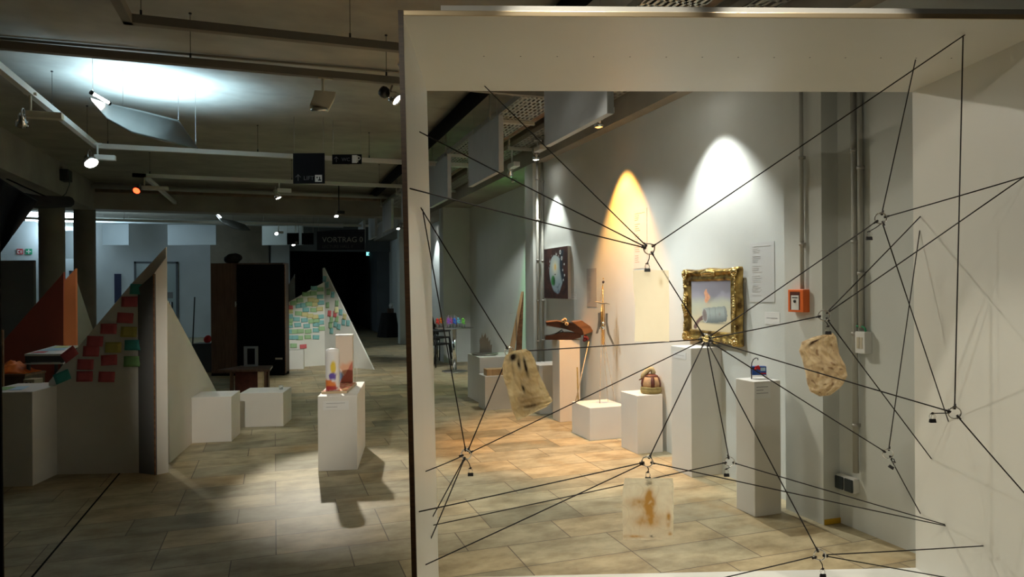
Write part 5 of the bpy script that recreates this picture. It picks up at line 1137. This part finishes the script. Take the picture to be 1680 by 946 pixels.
build('wire_stand', MB().tube([(-13 * k2, 0, 0), (-13 * k2, 0, 18 * k2), (-12.5 * k2, 0, 26 * k2), (-10 * k2, 0, 32 * k2), (-6 * k2, 0, 34.5 * k2), (-2.5 * k2, 0, 34 * k2), (-2.3 * k2, 0, 31 * k2)], .0035, 6).ball((-13 * k2, 0, 18 * k2), .008, 6), 'woodd', bo)

# ---------------- wide plinth: round plate, flame cut-out, leaning wooden wedge
dp = Vector((2.80, 9.35, hG8)); o = thing('round_plate', 'flat grey round plate on the wide plinth', 'plate', dp)
build('disc', MB().lathe([(.15, 0), (.185, .008), (.19, .016), (.18, .022), (.001, .022)], n=36), 'silver', o); build('foot', MB().cyl((0, 0, -.0), .1, .004, 24), 'black', o)
o = thing('metal_flame', 'grey sheet metal flame standing on the round plate', 'sculpture', (2.83, 9.42, hG8 + .0235), -YAW)
out = [(-10, 0), (-9.5, 12), (-10, 20), (-8.5, 27), (-7.5, 23), (-5.5, 34), (-3.5, 25), (-1.5, 30), (.5, 33), (2, 23), (4.5, 27), (5, 18), (8, 22), (8.5, 12), (11, 14), (10.5, 0)]; kf = 9.6 / F
build('flame_sheet', MB().prism([(x * kf, 0, z * kf) for x, z in out], (0, .006, 0)), 'silver', o)
def q(px, py, d_=9.35): return hit(px, py, d=d_)
wd = thing('leaning_wood_wedge', 'tall tapered pair of weathered boards standing on the wide plinth', 'sculpture', Vector((3.05, 9.12, hG8)))
O_ = wd.location
dwd = O_.dot(fwd) 
zb0 = hG8 + .001
def foot_(px, d_): p_ = q(px, 585, d_); p_.z = zb0; return p_
A1_, A2_, A3_ = q(857, 478, dwd + .05), foot_(833, dwd), foot_(843, dwd)
build('board', MB().prism([A1_ - O_ - rgt * .015, A2_ - O_, A3_ - O_, A1_ - O_ + rgt * .015], fwd * .02), 'wood', wd)
A4_, A5_ = foot_(845, dwd + .06), foot_(856, dwd + .06)
build('board', MB().prism([A1_ - O_ - rgt * .012 + fwd * .025, A4_ - O_, A5_ - O_, q(859, 488, dwd + .07) - O_, A1_ - O_ + rgt * .02 + fwd * .025], fwd * .02), 'woodm', wd, label='redder rear board')
build('cross_wire', MB().tube([q(836, 513, dwd) - O_, q(848, 515, dwd) - O_, q(847, 575, dwd) - O_], .004, 6), 'alu', wd)
wb0 = Vector((G7.x + .03, G7.y + .02, hG7)); tag(build('wooden_block', MB().box((0, 0, 0), (.30, .14, .085)), 'wood', loc=wb0, bevel=.004), 'plain light wooden block on the low left plinth', 'block')

# ---------------- bar table with coloured jars, stacked chairs
TB = hit(746, 609, z=0); zt_ = hit(746, 537, d=TB.dot(fwd)).z
o = thing('bar_table', 'round glass topped bistro table with chrome column', 'table', (TB.x, TB.y, 0))
build('table_top', MB().lathe([(.001, zt_ - .012), (.36, zt_ - .012), (.37, zt_ - .006), (.36, zt_), (.001, zt_)], n=40), 'steel', o)
build('column', MB().cyl((0, 0, .02), .038, zt_ - .035, 20), 'chrome', o); build('base_disc', MB().lathe([(.001, 0), (.24, 0), (.24, .01), (.05, .03), (.001, .03)], n=36), 'steel', o)
jar0 = None
cols = [('red', (.8, .05, .04)), ('orange', (.9, .25, .02)), ('violet', (.35, .12, .6)), ('pink', (.8, .1, .4)), ('blue', (.03, .15, .7)), ('turquoise', (.2, .6, .7)), ('green', (.2, .7, .05))]
jpx = [718, 724, 736, 740, 746, 752, 760]
for i, ((cn, cc), x) in enumerate(zip(cols, jpx)):
    p_ = hit(x, 534, d=TB.dot(fwd) + (.12 if i % 2 else -.10)); hh_ = .22 if i in (2, 3, 4) else .17
    j = thing('glass_jar', 'small glass jar with %s filling on the bistro table' % cn, 'jar', (p_.x, p_.y, zt_), 0, 'jars with coloured filling')
    r_ = .042
    build('jar_glass', MB().lathe([(r_, 0), (r_, .10), (r_ * 1.15, hh_ * .7), (r_ * .8, hh_), (r_ * .7, hh_), (r_ * 1.05, hh_ * .7), (r_ * .92, .10), (r_ * .92, .004), (.001, .004)], n=18), 'glass', j)
    cm_ = liquid('filling ' + cn, cc); f_ = MB()
    for k_ in range(6): f_.ball((.018 * math.cos(k_ * 2.1), .018 * math.sin(k_ * 2.1), .085 + .016 * k_), .019, 6)
    build('filling', f_, cm_, j)
    build('added_glint', MB().ball((0, 0, hh_ + .008), .012, 6), 'chrome', j)  # chrome ball added to give each jar a highlight
def chair(loc, rot):
    c = thing('stacking_chair', '', 'chair', loc, rot, 'stacked black chairs')
    build('seat', MB().box((-.22, -.22, .43), (.22, .22, .46)), 'black', c, bevel=.01)
    def bk_(u, v): a = (u - .5) * 2; return Vector((.21 * a * (1 - .25 * v ** 3), .22 + .05 * (1 - a * a) + .05 * v, .56 + .30 * v * (1 - .25 * a * a))), None
    build('backrest', MB().grid(bk_, 10, 8), 'black', c, solid=.012)
    for sx in (-1, 1):
        for sy in (-1, 1): build('leg', MB().tube([(sx * .20, sy * .19, .44), (sx * .235, sy * .235, 0)], .012, 8), 'black', c)
        build('back_post', MB().tube([(sx * .19, .21, .44), (sx * .19, .25, .62)], .011, 8), 'black', c)
    return c
cb = hit(714, 600, z=0); lv = ['lowest', 'middle', 'topmost']
ch0 = chair((cb.x, cb.y, 0), .6)
for i in range(3):
    c = ch0 if i == 0 else copy_tree(ch0); c.location = (cb.x + .01 * i, cb.y + .02 * i, .13 * i)
    c['label'] = 'black stacking chair behind the bistro table, %s in its stack' % lv[i]
cb2 = hit(728, 592, z=0)
c = copy_tree(ch0); c.location = (cb2.x, cb2.y + .5, 0); c.rotation_euler.z = 2.2; c['label'] = 'single black chair standing beside the chair stack'
# black cloth covered table far
kt = hit(648, 552, z=0); dk = kt.dot(fwd); zk = hit(648, 513, d=dk).z
o = thing('cloth_covered_table', 'round table under a floor length black cloth far back', 'table', (kt.x - .2, kt.y, 0))
def cl_(u, v):
    a = 2 * PI * u; r_ = (.24 + .12 * (1 - v)) * (1 + .06 * (1 - v) * math.sin(a * 9)); return Vector((r_ * math.cos(a), r_ * math.sin(a), zk * v)), None
build('tablecloth', MB().grid(cl_, 54, 8).lathe([(.001, zk + .004), (.25, zk), ], n=30), 'cloth', o)
kp = Vector((kt.x - .15, kt.y, zk + .005)); tag(build('cardboard_box', MB().box((-.09, -.09, 0), (.10, .09, .14)), 'woodcab', loc=kp), 'small brown box on the black covered table', 'box')
tag(build('pale_ball', MB().ball((0, 0, .235), .09, 8, 0, .8, .8, 1.0), 'paper', loc=(kp.x + .03, kp.y, kp.z)), 'pale round object on the small brown box', 'ball')
